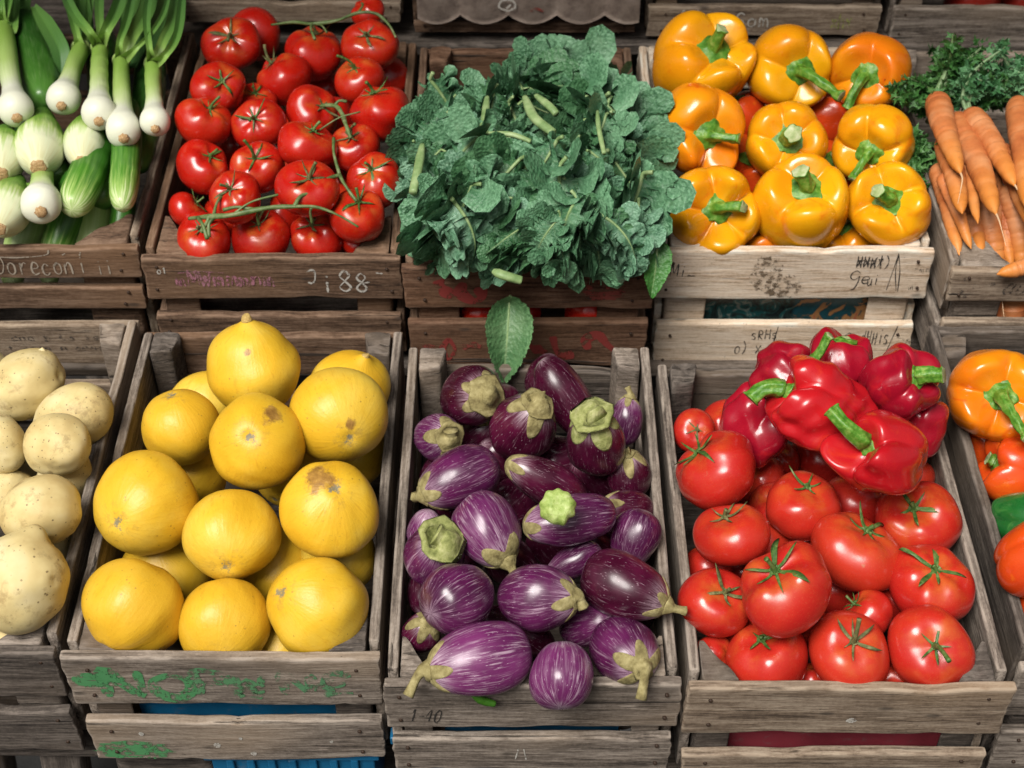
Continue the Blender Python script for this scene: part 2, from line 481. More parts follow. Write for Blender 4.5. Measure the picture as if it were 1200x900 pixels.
def plastic(name, col, rough=.4):
    M = Mat(name)
    o = M.obj()
    n = M.noise(o, 9, 4)
    c = M.mix(M.step(n, .35, .7), col, tuple(x*.6 for x in col))
    d = M.ma('MULTIPLY', M.step(M.noise(o, 60, 5, .7), .56, .7), .35)
    c = M.mix(d, c, (.2, .2, .19))
    return M.out(c, rough, M.bump(n, .2, .01))
BLUE = plastic('blue_plastic', (.012, .17, .36))
NAVY = plastic('dark_blue_plastic', (.016, .11, .22))
PINK = plastic('pinkish_red_plastic', (.36, .05, .07))
WHITEP = plastic('white_plastic', (.6, .6, .62))

def mat_card():
    M = Mat('moulded_cardboard')
    o = M.obj()
    c = M.ramp(M.noise(o, 45, 5, .7), [(.3, (.15, .11, .09)), (.5, (.27, .21, .17)), (.7, (.36, .29, .24))])
    return M.out(c, .9, M.bump(M.noise(o, 300, 3), .5, .001))
CARD = mat_card()

def mat_print():
    M = Mat('printed_picture_sheet')
    o = M.obj()
    d = M.n('ShaderNodeTexNoise', {'Vector': o, 'Scale': 38, 'Detail': 5, 'Roughness': .6, 'Distortion': 1.6})
    x = M.n('ShaderNodeSeparateXYZ', {0: o}).outputs[0]
    base = M.ramp(d.outputs['Fac'], [(.36, (.008, .01, .014)), (.46, (.03, .05, .045)), (.53, (.012, .11, .11)), (.60, (.25, .26, .22)), (.66, (.04, .03, .03))])
    tan = M.ramp(d.outputs['Fac'], [(.36, (.02, .10, .13)), (.47, (.012, .07, .08)), (.52, (.42, .20, .08)), (.62, (.50, .26, .10)), (.70, (.45, .10, .06))])
    return M.out(M.mix(M.step(x, .010, .016), base, tan), .35)
PRINT = mat_print()

def mat_ground():
    M = Mat('grey_pavement')
    o = M.obj()
    c = M.ramp(M.noise(o, 14, 6, .7), [(.3, (.010, .010, .010)), (.6, (.02, .0195, .0185)), (.75, (.04, .038, .036))])
    return M.out(c, .9, M.bump(M.noise(o, 120, 4), .5, .004))
def mat_plaster():
    M = Mat('dark_plaster')
    o = M.obj()
    c = M.ramp(M.noise(o, 6, 6, .7), [(.3, (.02, .017, .015)), (.6, (.035, .03, .027)), (.75, (.05, .045, .04))])
    return M.out(c, .9, M.bump(M.noise(o, 70, 4), .5, .004))

# ---------------------------------------------------------------- planks and crates
def plank_mesh(name, L, H, T, mat, seed, warp=.0012, jag=.0016, cut=0.0, n=44):
    """A sawn board, length along x, height along z, thickness along y, all centred. cut slopes both ends."""
    r = np.random.default_rng(seed)
    rad = min(H, T)*.22
    pts = []
    nh = max(6, int(H/.004)); nh = min(nh, 16)
    ntk = 4
    def corner(cy, cz, a0):
        for a in np.linspace(a0, a0+math.pi/2, 4): pts.append((cy+rad*math.cos(a), cz+rad*math.sin(a)))
    hy, hz = T/2-rad, H/2-rad
    corner(hy, hz, 0)
    for s in np.linspace(0, 1, ntk+2)[1:-1]: pts.append((hy-2*hy*s, H/2))
    corner(-hy, hz, math.pi/2)
    for s in np.linspace(0, 1, nh+2)[1:-1]: pts.append((-T/2, hz-2*hz*s))
    corner(-hy, -hz, math.pi)
    for s in np.linspace(0, 1, ntk+2)[1:-1]: pts.append((-hy+2*hy*s, -H/2))
    corner(hy, -hz, 1.5*math.pi)
    for s in np.linspace(0, 1, nh+2)[1:-1]: pts.append((T/2, -hz+2*hz*s))
    sec = np.array(pts); m = len(sec)
    edge = ((np.abs(sec[:, 0]) > T/2-rad*1.02) & (np.abs(sec[:, 1]) > H/2-rad*1.02)).astype(float)
    xs = np.concatenate([[-.5, -.5+.15*rad/L, -.5+.5*rad/L], np.linspace(-.5+1.2*rad/L, .5-1.2*rad/L, n), [.5-.5*rad/L, .5-.15*rad/L, .5]])*L
    sh = np.concatenate([[.80, .90, .965], np.ones(n), [.965, .90, .80]])
    X = xs[:, None]+np.zeros(m)[None]
    Y = sec[None, :, 0]*1.0+np.zeros(len(xs))[:, None]
    Z = sec[None, :, 1]*1.0+np.zeros(len(xs))[:, None]
    # rounded ends shrink slightly
    Y *= sh[:, None]; Z = Z-np.sign(Z)*(1-sh[:, None])*rad*.9
    # jagged, slanted end grain
    zz = sec[:, 1]
    for e, msk in ((-1, X < 0), (1, X > 0)):
        j = jag*(.6*np.sin(zz/H*r.uniform(2, 7)+r.uniform(0, 6))+.4*np.sin(zz/H*r.uniform(14, 26)+r.uniform(0, 6)))+cut*(zz/H)*1.0
        w = np.clip((np.abs(X)/(L/2)-.55)/.45, 0, 1)**3
        X = X - e*np.where(msk, w, 0)*j[None]
    # edges nibbled by wear, board slightly bowed
    k = xs/L*6.28
    for sgn in (1, -1):
        e = sum(r.uniform(.2, 1)*np.sin(k*f+r.uniform(0, 6))/f**.8 for f in (1, 2, 3.7, 6.1, 11, 19))*.00065*min(1, H/.05)
        nick = np.zeros(len(xs))
        for _ in range(3):
            c0 = r.uniform(-.5, .5)*L; nick += r.uniform(.0, .0035)*np.exp(-((xs-c0)/r.uniform(.006, .03))**2)
        w = np.clip((sgn*Z/(H/2)-.45)/.55, 0, 1)
        Z = Z+sgn*w*(e-nick*min(1, H/.05))[:, None]
    Y = Y+(warp*np.sin(k*.5+r.uniform(0, 6))+warp*.5*np.sin(k+r.uniform(0, 6)))[:, None]*.6
    V = np.stack([X, Y, Z], -1).reshape(-1, 3)
    a, b = len(V), len(V)+1
    V = np.vstack([V, [X[0].mean(), Y[0].mean(), Z[0].mean()], [X[-1].mean(), Y[-1].mean(), Z[-1].mean()]])
    nn = len(xs)
    i, j = np.meshgrid(np.arange(nn-1), np.arange(m), indexing='ij'); kk = (j+1) % m
    Fc = np.stack([i*m+j, (i+1)*m+j, (i+1)*m+kk, i*m+kk], -1).reshape(-1, 4).tolist()
    for j in range(m):
        k2 = (j+1) % m
        Fc.append((a, j, k2)); Fc.append((b, (nn-1)*m+k2, (nn-1)*m+j))
    return mesh_data(name, V, Fc, mat, {'grain': V+r.uniform(-3, 3, 3), 'edge': np.append((np.maximum(edge[None], (sh < .97)[:, None]*1.0)).ravel(), [0, 0])})

def plank(name, parent, c, L, H, T, mat, seed, rot=None, **kw):
    me = plank_mesh(name, L, H, T, mat, seed, **kw)
    m = Matrix.Translation(Vector(c))
    if rot is not None: m = m @ rot
    return link(name, me, parent, m)

def prism_mesh(name, poly, h, mat, seed):
    """corner post: polygon (x, y) extruded down from z = 0 by h, with softened, worn top edge"""
    r = np.random.default_rng(seed)
    P = np.array(poly, float); c = P.mean(0)
    # subdivide the outline
    Q = []
    for i in range(len(P)):
        a, b = P[i], P[(i+1) % len(P)]
        for s in np.linspace(.06, .94, 6): Q.append(a+(b-a)*s)
    Q = np.array(Q); n = len(Q)
    lv = [(0, .90), (-.0006, .955), (-.002, .99), (-.005, 1.0)]+[(-h*s, 1.0) for s in np.linspace(.1, 1, 8)]
    V = []
    for z, s in lv:
        q = c+(Q-c)*s
        zz = z+(.0015*np.sin(q[:, 0]*170+r.uniform(0, 6))+.001*np.sin(q[:, 1]*210+r.uniform(0, 6)))*(1 if z > -.01 else 0)
        V.append(np.column_stack([q, np.broadcast_to(zz, n)]))
    V = np.concatenate(V)
    V = np.vstack([V, [[c[0], c[1], 0.0004], [c[0], c[1], -h]]])
    Fc = []
    for i in range(len(lv)-1):
        for j in range(n):
            k = (j+1) % n
            Fc.append((i*n+j, (i+1)*n+j, (i+1)*n+k, i*n+k))
    for j in range(n):
        k = (j+1) % n
        Fc.append((len(V)-2, j, k)); Fc.append((len(V)-1, (len(lv)-1)*n+k, (len(lv)-1)*n+j))
    A = sum(P[i][0]*P[(i+1) % len(P)][1]-P[(i+1) % len(P)][0]*P[i][1] for i in range(len(P)))
    if A < 0: Fc = [tuple(reversed(f)) for f in Fc]
    g = V[:, [0, 2, 1]]
    return mesh_data(name, V, Fc, mat, {'grain': g+r.uniform(-3, 3, 3), 'edge': np.append(np.repeat([.6, 1, 1, .4]+[0]*8, n), [0, 0])})

CRATES = {}
NAIL = Mat('rusty_nail'); NAIL = NAIL.out(NAIL.ramp(NAIL.noise(NAIL.obj(), 400, 3), [(.35, (.02, .014, .011)), (.65, (.09, .05, .03))]), .6, Metallic=.4)
def crate(key, name, label, x0, x1, v0, D, slats, mat, post=(.05, .05), mats=None, group=None, seed=1, H=None, side_top=0.0, back=True, post_top=.0, side_t=.010, front_post_w=None, back_drop=0.0):
    """slats: pixel rows (top, bottom) of the front boards as seen on the photo, turned into heights."""
    rows = [(at(600, a, v=v0)[2], at(600, b, v=v0)[2]) for a, b in slats]
    w0 = rows[0][0]
    H = H or w0-rows[-1][1]
    xc, yc = (x0+x1)/2, v0+D/2
    root = link(name, None, None, place((xc, yc, w0-H)))
    tag(root, label, 'crate', group)
    W = x1-x0
    c = dict(root=root, x0=x0, x1=x1, v0=v0, D=D, w=w0, H=H, front=[])
    mats = mats or {}
    mf = mats.get('front', mat); ms = mats.get('side', mat); mb = mats.get('back', mat); mp = mats.get('post', mat)
    ft = .011
    for i, (a, b) in enumerate(rows):
        inset = .004 if i else 0
        o = plank('front_slat', root, (0, -D/2+ft/2, (a+b)/2-(w0-H)), W-inset*2, a-b, ft, mf, seed*31+i)
        c['front'].append((o, W-inset*2, a-b, ft))
        for sx_ in (-1, 1):
            for hz in (.28, -.26):
                V, Fc, _ = tube([(0, .0015, 0), (0, -.0004, 0), (0, -.0012, 0), (0, -.0015, 0)], [.0019, .0020, .0016, .0006], 10, 8)
                link('nail', mesh_data('nail', V, Fc, NAIL), o, Matrix.Translation((sx_*(W/2-inset-.018+.006*math.sin(seed*3+hz*9)), -ft/2-.0006, hz*(a-b)+.002*math.sin(seed+sx_))))
    rz = Matrix.Rotation(R(90), 4, 'Z')
    Hs = H*.47
    for s in (-1, 1):
        sx = s*(W/2-side_t/2-.002)
        plank('side_board', root, (sx, ft/2+.002, H+side_top-Hs/2), D-2*ft-.006, Hs, side_t, ms, seed*37+s+3, rot=rz)
        plank('side_board', root, (sx, ft/2+.002, H*.22), D-2*ft-.006, H*.40, side_t, ms, seed*41+s+3, rot=rz)
        # three-cornered posts inside the corners
        pa, pb = (front_post_w or post)
        inx = s*(W/2-side_t-.0045)
        y = -D/2+ft+.001
        me = prism_mesh('corner_post', [(inx, y), (inx-s*pa, y), (inx-s*pa*.72, y+pb*.34), (inx-s*pa*.12, y+pb), (inx, y+pb)], H-.012, mp, seed*43+s+5)
        link('corner_post', me, root, Matrix.Translation((0, 0, H+post_top-.002)))
        y = D/2-ft-.001
        me = prism_mesh('corner_post', [(inx, y), (inx, y-.034), (inx-s*.024, y-.030), (inx-s*.03, y)], H-.004, mp, seed*47+s+5)
        link('corner_post', me, root, Matrix.Translation((0, 0, H+post_top+.004)))
    if back:
        plank('back_slat', root, (0, D/2-ft/2, H-.035+side_top-back_drop), W-.006, .062, ft, mb, seed*53)
        plank('back_slat', root, (0, D/2-ft/2, H*.25), W-.006, .062, ft, mb, seed*59)
    plank('floor_board', root, (0, 0, .006), W-.03, D-.03, .008, mats.get('floor', W_GREYD), seed*61, rot=Matrix.Rotation(R(90), 4, 'X'))  # darker floor wood: shade inside the crate is put into the colour
    CRATES[key] = c
    return c

# ---------------------------------------------------------------- writing and paint on the boards
FONT = {
 'M': [[(0, 0), (.1, 1), (.5, .25), (.85, 1), (1, 0)]], 'i': [[(.5, 0), (.5, .6)], [(.48, .85), (.55, .92)]], '_': [[(0, .05), (1, .0)]],
 'G': [[(.95, .8), (.6, 1), (.2, .85), (.1, .5), (.4, .3), (.8, .45), (.9, .6), (.85, .1), (.6, -.4), (.3, -.5)]],
 'e': [[(.1, .3), (.8, .38), (.7, .6), (.35, .62), (.1, .3), (.3, .02), (.85, .1)]],
 'u': [[(.1, .6), (.15, .1), (.5, 0), (.8, .2), (.85, .6), (.85, .1), (1, 0)]],
 'D': [[(.2, 0), (.15, 1), (.7, .9), (.95, .5), (.6, .05), (.1, 0)]],
 'o': [[(.5, .62), (.15, .45), (.15, .12), (.5, 0), (.85, .15), (.85, .5), (.5, .62), (.3, .5)]],
 'r': [[(.2, 0), (.25, .6), (.3, .4), (.6, .62), (.9, .55)]],
 'c': [[(.85, .5), (.5, .62), (.15, .4), (.2, .08), (.6, 0), (.9, .15)]],
 'n': [[(.1, 0), (.15, .6), (.2, .4), (.55, .62), (.8, .45), (.85, 0)]],
 'a': [[(.8, .5), (.4, .62), (.12, .3), (.35, 0), (.75, .2), (.82, .6), (.85, .05), (1, .05)]],
 'm': [[(.05, 0), (.08, .6), (.25, .6), (.42, .4), (.42, .05), (.5, .5), (.7, .62), (.85, .4), (.9, 0)]],
 'S': [[(.9, .85), (.5, 1), (.15, .8), (.3, .55), (.75, .42), (.85, .15), (.5, -.02), (.1, .1)]],
 'J': [[(.15, .85), (.55, 1), (.85, .85), (.8, .3), (.5, .05), (.15, .12)]],
 '8': [[(.5, .5), (.2, .75), (.5, 1), (.8, .78), (.5, .5), (.15, .2), (.5, 0), (.85, .2), (.5, .5)]],
 '1': [[(.3, .75), (.55, 1), (.5, 0)]], '4': [[(.7, 0), (.72, 1), (.1, .35), (.95, .35)]], '0': [[(.5, 1), (.12, .7), (.15, .2), (.5, 0), (.85, .25), (.85, .75), (.5, 1)]],
 '-': [[(.1, .5), (.9, .5)]], '/': [[(.2, 0), (.7, 1)]], '\\': [[(.3, 1), (.7, 0)]], '|': [[(.5, 0), (.52, 1)]], 'l': [[(.5, 0), (.55, .95)]],
 'N': [[(.05, 0), (.1, 1), (.85, .05), (.9, 1)]], 'O': [[(.5, 1), (.05, .7), (.05, .25), (.5, 0), (.95, .25), (.95, .75), (.5, 1)]],
 'P': [[(.15, 0), (.15, 1), (.75, .95), (.85, .65), (.5, .5), (.2, .5)]], 'W': [[(0, 1), (.25, 0), (.5, .7), (.75, 0), (1, 1)]],
 'E': [[(.9, 1), (.15, .95), (.15, 0), (.9, .03)], [(.15, .5), (.7, .52)]], 'H': [[(.1, 0), (.12, 1)], [(.88, 0), (.85, 1)], [(.1, .5), (.88, .52)]],
 ')': [[(.3, 1), (.7, .6), (.6, .2), (.2, -.1)]], 'A': [[(0, 0), (.5, 1), (1, 0)]], 'T': [[(0, .95), (1, 1)], [(.5, 1), (.5, 0)]],
 '=': [[(.05, .7), (.95, .72)], [(.05, .35), (.95, .33)]], 'x': [[(.1, .6), (.9, 0)], [(.1, 0), (.9, .65)]], 't': [[(.5, .95), (.5, .05), (.8, 0)], [(.15, .62), (.85, .62)]],
 'b': [[(.15, 1), (.15, 0), (.6, 0), (.85, .28), (.6, .55), (.2, .5)]], 'R': [[(.15, 0), (.15, 1), (.75, .95), (.8, .65), (.2, .5), (.9, 0)]],
 'd': [[(.8, 1), (.82, 0), (.4, 0), (.15, .3), (.4, .6), (.8, .5)]], 'h': [[(.15, 1), (.15, 0), (.2, .4), (.6, .6), (.85, .4), (.85, 0)]], 's': [[(.85, .55), (.4, .62), (.2, .42), (.75, .25), (.7, .03), (.15, .05)]],
 'L': [[(.15, 1), (.12, .02), (.85, .05)]], 'U': [[(.1, 1), (.12, .25), (.5, 0), (.88, .25), (.9, 1)]], ' ': [],
}
def text_lines(s, x, y, h, adv=None, seed=0, slant=0.0):
    r = np.random.default_rng(seed+91)
    adv = adv or h*.85
    out = []
    for ch in s:
        dy = r.uniform(-.06, .06)*h; sc = r.uniform(.88, 1.1)
        for l in FONT[ch]:
            out.append([(x+(px*adv*.8+slant*py*h)*sc, y+dy+py*h*sc) for px, py in l])
        x += adv*r.uniform(.92, 1.08)
    return out

def mark(slat, name, lines, width, mat, lift=.0012, seed=0, vary=.35):
    """Strokes in metres from the board's lower left corner of its face, laid on the face as thin ribbons of paint."""
    o, L, H, T = slat
    r = np.random.default_rng(seed+5)
    V, Fc = [], []
    for li, l in enumerate(lines):
        n = max(6, int(len(l)*5))
        P = smooth_path([(a, b, 0) for a, b in l], n)[:, :2]
        Tn = np.gradient(P, axis=0); Tn /= np.linalg.norm(Tn, axis=1)[:, None]+1e-12
        N = np.column_stack([-Tn[:, 1], Tn[:, 0]])
        wv = width*(1+vary*np.sin(np.linspace(0, r.uniform(4, 12), n)+r.uniform(0, 6)))/2
        wv[0] *= .6; wv[-1] *= .5
        for k in (-1, 0, 1):
            q = P+N*(wv*k)[:, None]
            V.append(np.column_stack([q[:, 0]-L/2, np.full(n, -T/2-lift-li*3e-5), q[:, 1]-H/2]))
        b0 = sum(len(v) for v in V)-3*n
        for k in range(2):
            for i in range(n-1):
                Fc.append((b0+k*n+i, b0+k*n+i+1, b0+(k+1)*n+i+1, b0+(k+1)*n+i))
    V = np.concatenate(V)
    # follow the bow of the board: project on its real face
    me = o.data
    co = np.empty(len(me.vertices)*3); me.vertices.foreach_get('co', co); co = co.reshape(-1, 3)
    fr = co[co[:, 1] < -T*.25]
    xs = np.sort(np.unique(np.round(fr[:, 0], 3)))
    yb = np.interp(V[:, 0], xs, [fr[np.abs(fr[:, 0]-x) < .004][:, 1].min() for x in xs])
    V[:, 1] = yb-lift*.5-(V[:, 1]+T/2+lift)*-1
    return link(name, mesh_data(name, V, Fc, mat), o, Matrix.Identity(4))

def blob(cx, cy, rx, ry, n=9, seed=0):
    """a filled daub as a stack of strokes"""
    r = np.random.default_rng(seed)
    out = []
    for k in np.linspace(-.85, .85, n):
        hw = rx*math.sqrt(1-k*k)*r.uniform(.85, 1.1)
        out.append([(cx-hw, cy+k*ry), (cx, cy+k*ry+r.uniform(-.1, .1)*ry), (cx+hw, cy+k*ry)])
    return out
# ---------------------------------------------------------------- produce
def ztomato(phi, dip, H=.84):
    return H*np.cos(phi)*(1-.06*np.cos(phi)) - dip*np.exp(-(phi/.42)**2)

def tomato_mesh(seed, mat, obl=.86, lobes=None, rib=None):
    r = np.random.default_rng(seed)
    n = lobes or int(r.integers(4, 7)); a = r.uniform(.02, .065) if rib is None else rib
    ph0 = r.uniform(0, 6.3); dip = r.uniform(.13, .2)
    ax = r.uniform(.02, .06); ax0 = r.uniform(0, 6.3)
    def f(U, T):
        phi = U*np.pi
        s = np.sin(phi)**.92
        L = 1+a*(np.cos(n*T+ph0)+.6*np.cos((n-2)*T+ph0*2))*np.exp(-(phi/1.15)**2)*1.4+ax*np.cos(2*T+ax0)*np.sin(phi)
        x = s*L*np.cos(T); y = s*L*np.sin(T)
        z = ztomato(phi, dip, obl)+a*.7*np.cos(n*T+ph0)*np.exp(-((phi-.5)/.4)**2)
        return x, y, z
    V, Fc, u, t = closed(f, 34, 60)
    V = V*(1+lump(V, seed, 1.5, .075)[:, None])
    return mesh_data('tomato', V, Fc, mat, {'pol': u}), dip, obl

def star_mesh(seed, n, rad, dip, obl, lift, mat, curl=.25, thin=6, name='calyx'):
    """five or six narrow sepals grown as one star that lies on the shoulder and curls up at its tips"""
    r = np.random.default_rng(seed)
    nt = n*14; nr = 14
    th = np.linspace(0, 2*np.pi, nt, endpoint=False)
    k = (th*n/(2*np.pi)) % 1.0; idx = (th*n/(2*np.pi)).astype(int)
    Ls = r.uniform(.45, 1.3, n); cu = r.uniform(-.35, 1.3, n)*curl; tw = r.uniform(-.35, .35, n)
    peak = np.clip(1-np.abs(k-.5)*2, 0, 1)
    rs = rad*(.16+(Ls[idx]-.16)*peak**thin)
    # profile of the shoulder
    ph = np.linspace(0, 1.5, 60); xs = np.sin(ph)**.92; zs = ztomato(ph, dip, obl)+.035
    V = [[0, 0, ztomato(np.array(0.0), dip, obl)+.07]]
    for i in range(1, nr+1):
        s = i/nr
        # pull the sides towards the sepal's midline so that it is a ribbon and not a spike
        rho = rs*s
        mid = (idx+.5)*2*np.pi/n
        ang = mid+(th-mid)*(1-.25*s)+tw[idx]*s*s*(peak**.5)
        z = np.interp(np.clip(rho, 0, .98), xs, zs)+.018+lift*.3+cu[idx]*np.clip(rho/rad, 0, 1.2)**2.2*peak + .03*np.cos(k*6.283)*s
        V += np.column_stack([rho*np.cos(ang), rho*np.sin(ang), z]).tolist()
    V = np.array(V)
    Fc = [(0, 1+j, 1+(j+1) % nt) for j in range(nt)]
    for i in range(nr-1):
        for j in range(nt):
            q = (j+1) % nt
            Fc.append((1+i*nt+j, 1+(i+1)*nt+j, 1+(i+1)*nt+q, 1+i*nt+q))
    # back face for thickness
    m = len(V); B = V.copy(); B[:, 2] -= .022
    Fb = [tuple(q+m for q in reversed(f)) for f in Fc]
    rim = [1+(nr-1)*nt+j for j in range(nt)]
    Fr = [(rim[j], rim[j]+m, rim[(j+1) % nt]+m, rim[(j+1) % nt]) for j in range(nt)]
    return mesh_data(name, np.vstack([V, B]), Fc+Fb+Fr, mat)

def add_calyx(o, seed, dip, obl, rad=.5, stem=.35, mat=None, curl=.25, n=None, bend=None, thin=5):
    r = np.random.default_rng(seed+500)
    mat = mat or (G_CALYXD if r.uniform() < .28 else G_CALYX)
    c = link('calyx', star_mesh(seed, n or int(r.integers(5, 7)), rad, dip, obl, 0, mat, curl, thin), o, Matrix.Identity(4))
    z0 = float(ztomato(np.array(0.0), dip, obl))
    if stem > 0:
        b = bend or (r.uniform(-.5, .5), r.uniform(-.5, .5))
        pts = [(0, 0, z0+.01), (b[0]*.1*stem, b[1]*.1*stem, z0+stem*.4), (b[0]*stem*.5, b[1]*stem*.5, z0+stem*.75), (b[0]*stem, b[1]*stem, z0+stem)]
        V, Fc, tt = tube(pts, [.085, .055, .05, .052, .06], 8, 16)
        link('stem', mesh_data('stem', V, Fc, mat), c, Matrix.Identity(4))
    return c

def pepper_mesh(seed, mat, n=4, H=1.0, g=.16, dip=.42, skew=.12, top=1.0, fold=.0):
    r = np.random.default_rng(seed)
    ph0 = r.uniform(0, 6.3); amp = r.uniform(.88, 1.1, n); zz = r.uniform(-.10, .12, n); wid = r.uniform(-.25, .25, n)
    kx, ky = r.uniform(-skew, skew, 2)
    def f(U, T):
        phi = U*np.pi
        Tn = (T-ph0) % (2*np.pi)
        Tw = Tn+sum(wid[i]*.5*np.sin(Tn*(i+1)) for i in range(min(2, n)))*.5
        q = Tw*n/(2*np.pi)
        k = q % 1.0; i0 = np.floor(q).astype(int) % n; i1 = (i0+1) % n
        bumpy = np.abs(np.sin(np.pi*k))**.62
        # each lobe has its own size, blended at the groove
        w = np.clip((k-.5)*2, -1, 1)
        am = np.where(w > 0, amp[i0]*(1-w*.5)+amp[i1]*w*.5, amp[i0]*(1+w*.5)-amp[(i0-1) % n]*w*.5)
        zl = zz[i0]*np.sin(np.pi*k)
        c = np.cos(phi)
        wt = .36+.64*np.abs(c)**1.3
        L = am*(1-g*1.15*wt*(1-bumpy))
        s = np.sin(phi)**.66
        taper = 1+.05*c-.10*np.clip(-c, 0, 1)
        x = s*L*taper*np.cos(T)+kx*(c*H)**2; y = s*L*taper*np.sin(T)+ky*(c*H)**2
        z = H*np.sign(c)*np.abs(c)**.86
        z = z-dip*1.18*np.exp(-(phi/.47)**2)+zl*np.exp(-((phi-.75)/.55)**2)*top
        z = z+min(g, .17)*2.0*(bumpy-.72)*np.exp(-((phi-.62)/.42)**2)
        z = z+.30*np.exp(-((np.pi-phi)/.45)**2)-.12*(bumpy-.6)*np.exp(-((np.pi-phi-.7)/.5)**2)
        return x, y, z
    V, Fc, u, t = closed(f, 52, 96)
    V = V*(1+lump(V, seed, 1.7, .06)[:, None])
    if fold: V = V*(1+lump(V, seed+5, 2.6, fold)[:, None])
    z0 = V[0, 2]
    return mesh_data('pepper', V, Fc, mat, {'pol': u}), z0

def pepper_stem(o, seed, z0, mat, crown=.36, length=.6, bend=(0, 0), thick=.12, end=None, droop=0):
    r = np.random.default_rng(seed+77)
    lob = int(r.integers(5, 7)); p0 = r.uniform(0, 6.3)
    bx, by = bend
    Lg = length
    pts = [(0, 0, z0-.04), (0, 0, z0+.02), (0, 0, z0+.075), (bx*.02, by*.02, z0+.13), (bx*.12, by*.12, z0+.10+Lg*.3), (bx*.45, by*.45, z0+.10+Lg*(.62-.2*droop)), (bx*.85, by*.85, z0+.1+Lg*(.85-.6*droop)), (bx, by, z0+.1+Lg*(1.0-droop))]
    P = smooth_path(pts, 30)
    rad = np.interp(np.linspace(0, 1, 30), [0, .05, .12, .2, .28, .36, .45, .7, .9, .96, 1], [crown*.85, crown*1.0, crown*1.0, crown*.88, crown*.66, crown*.46, thick*1.25, thick*.95, thick*1.0, thick*1.22, thick*1.1])
    T, N, B = frames(P)
    ns = 40; th = np.linspace(0, 2*np.pi, ns, endpoint=False)
    tt = np.linspace(0, 1, 30)[:, None]
    cr = np.clip(1-tt/.33, 0, 1)**.6
    mod = 1+cr*(.075*np.cos(lob*th+p0)+.03*np.cos(2*lob*th+p0*3)+.06*np.cos(3*th)+.04*np.cos(2*th+p0))[None]+(1-cr)*.07*np.cos(5*th+p0)[None]
    rr = rad[:, None]*mod
    V = P[:, None]+N[:, None]*(np.cos(th)[None, :, None]*rr[..., None])+B[:, None]*(np.sin(th)[None, :, None]*rr[..., None])
    # the crown hugs the dimple: its rim follows the shoulder upward
    lift = (rr*cr)**2*.42
    V[..., 2] += lift
    V = V.reshape(-1, 3)
    V = V+(lump(V*3, seed, 3, .022)+lump(V*9, seed+1, 3, .006))[:, None]*np.array([1, 1, 1])
    n = 30
    V = np.vstack([V, P[:1], P[-1:]-0.03*T[-1:]])
    i, j = np.meshgrid(np.arange(n-1), np.arange(ns), indexing='ij'); k = (j+1) % ns
    Fc = np.stack([i*ns+j, i*ns+k, (i+1)*ns+k, (i+1)*ns+j], -1).reshape(-1, 4).tolist()
    a, b = n*ns, n*ns+1
    for j in range(ns):
        k = (j+1) % ns
        Fc.append((a, k, j)); Fc.append((b, (n-1)*ns+j, (n-1)*ns+k))
    me = mesh_data('stem', V, Fc, [mat, end or G_CROWN])
    for p in me.polygons:
        if p.vertices[0] == b: p.material_index = 1
    return link('stem', me, o, Matrix.Identity(4))

def melon_mesh(seed, nipple=0.0, patch=None, squash=.97, flat=0.0):
    r = np.random.default_rng(seed)
    def f(U, T):
        phi = U*np.pi
        s = np.sin(phi); c = np.cos(phi)
        z = squash*c + nipple*np.exp(-(phi/.21)**2) - .03*np.exp(-((np.pi-phi)/.2)**2)*-1.0*0 - .05*np.exp(-((np.pi-phi)/.14)**2)*-1
        return s*np.cos(T), s*np.sin(T), z
    V, Fc, u, t = closed(f, 54, 72)
    V = V*(1+lump(V, seed, 1.3, .075)[:, None]+lump(V, seed+9, 3.2, .014)[:, None])
    st = np.column_stack([np.cos(t), np.sin(t), u*3])
    pt = np.zeros(len(V))
    if patch is not None:
        d = np.linalg.norm(V/np.linalg.norm(V, axis=1)[:, None]-np.array(patch[:3]), axis=1)
        pt = np.clip(1-d/patch[3], 0, 1)
    return mesh_data('melon', V, Fc, MELON, {'pol': u, 'st': st, 'patch': pt})

def potato_mesh(seed, el=1.25, bump=0):
    r = np.random.default_rng(seed)
    def f(U, T):
        phi = U*np.pi
        s = np.sin(phi)**.92
        return s*np.cos(T), s*np.sin(T)*.92, el*np.cos(phi)
    V, Fc, u, t = closed(f, 34, 48)
    n = V/np.linalg.norm(V, axis=1)[:, None]
    V = V*(1+lump(n, seed, 1.5, .11)[:, None]+lump(n, seed+3, 3.2, .022)[:, None])
    for i in range(5):   # eyes
        d = r.normal(size=3); d /= np.linalg.norm(d)
        e = np.linalg.norm(n-d, axis=1)
        V = V-n*(.05*np.exp(-(e/.09)**2))[:, None]+n*(.02*np.exp(-((e-.2)/.1)**2))[:, None]
    if bump:
        d = np.array([.35, -.2, .9]); d /= np.linalg.norm(d)
        e = np.linalg.norm(n-d, axis=1)
        V = V+n*(bump*np.exp(-(e/.22)**2))[:, None]
    return mesh_data('potato', V, Fc, POTATO, {'pol': u})

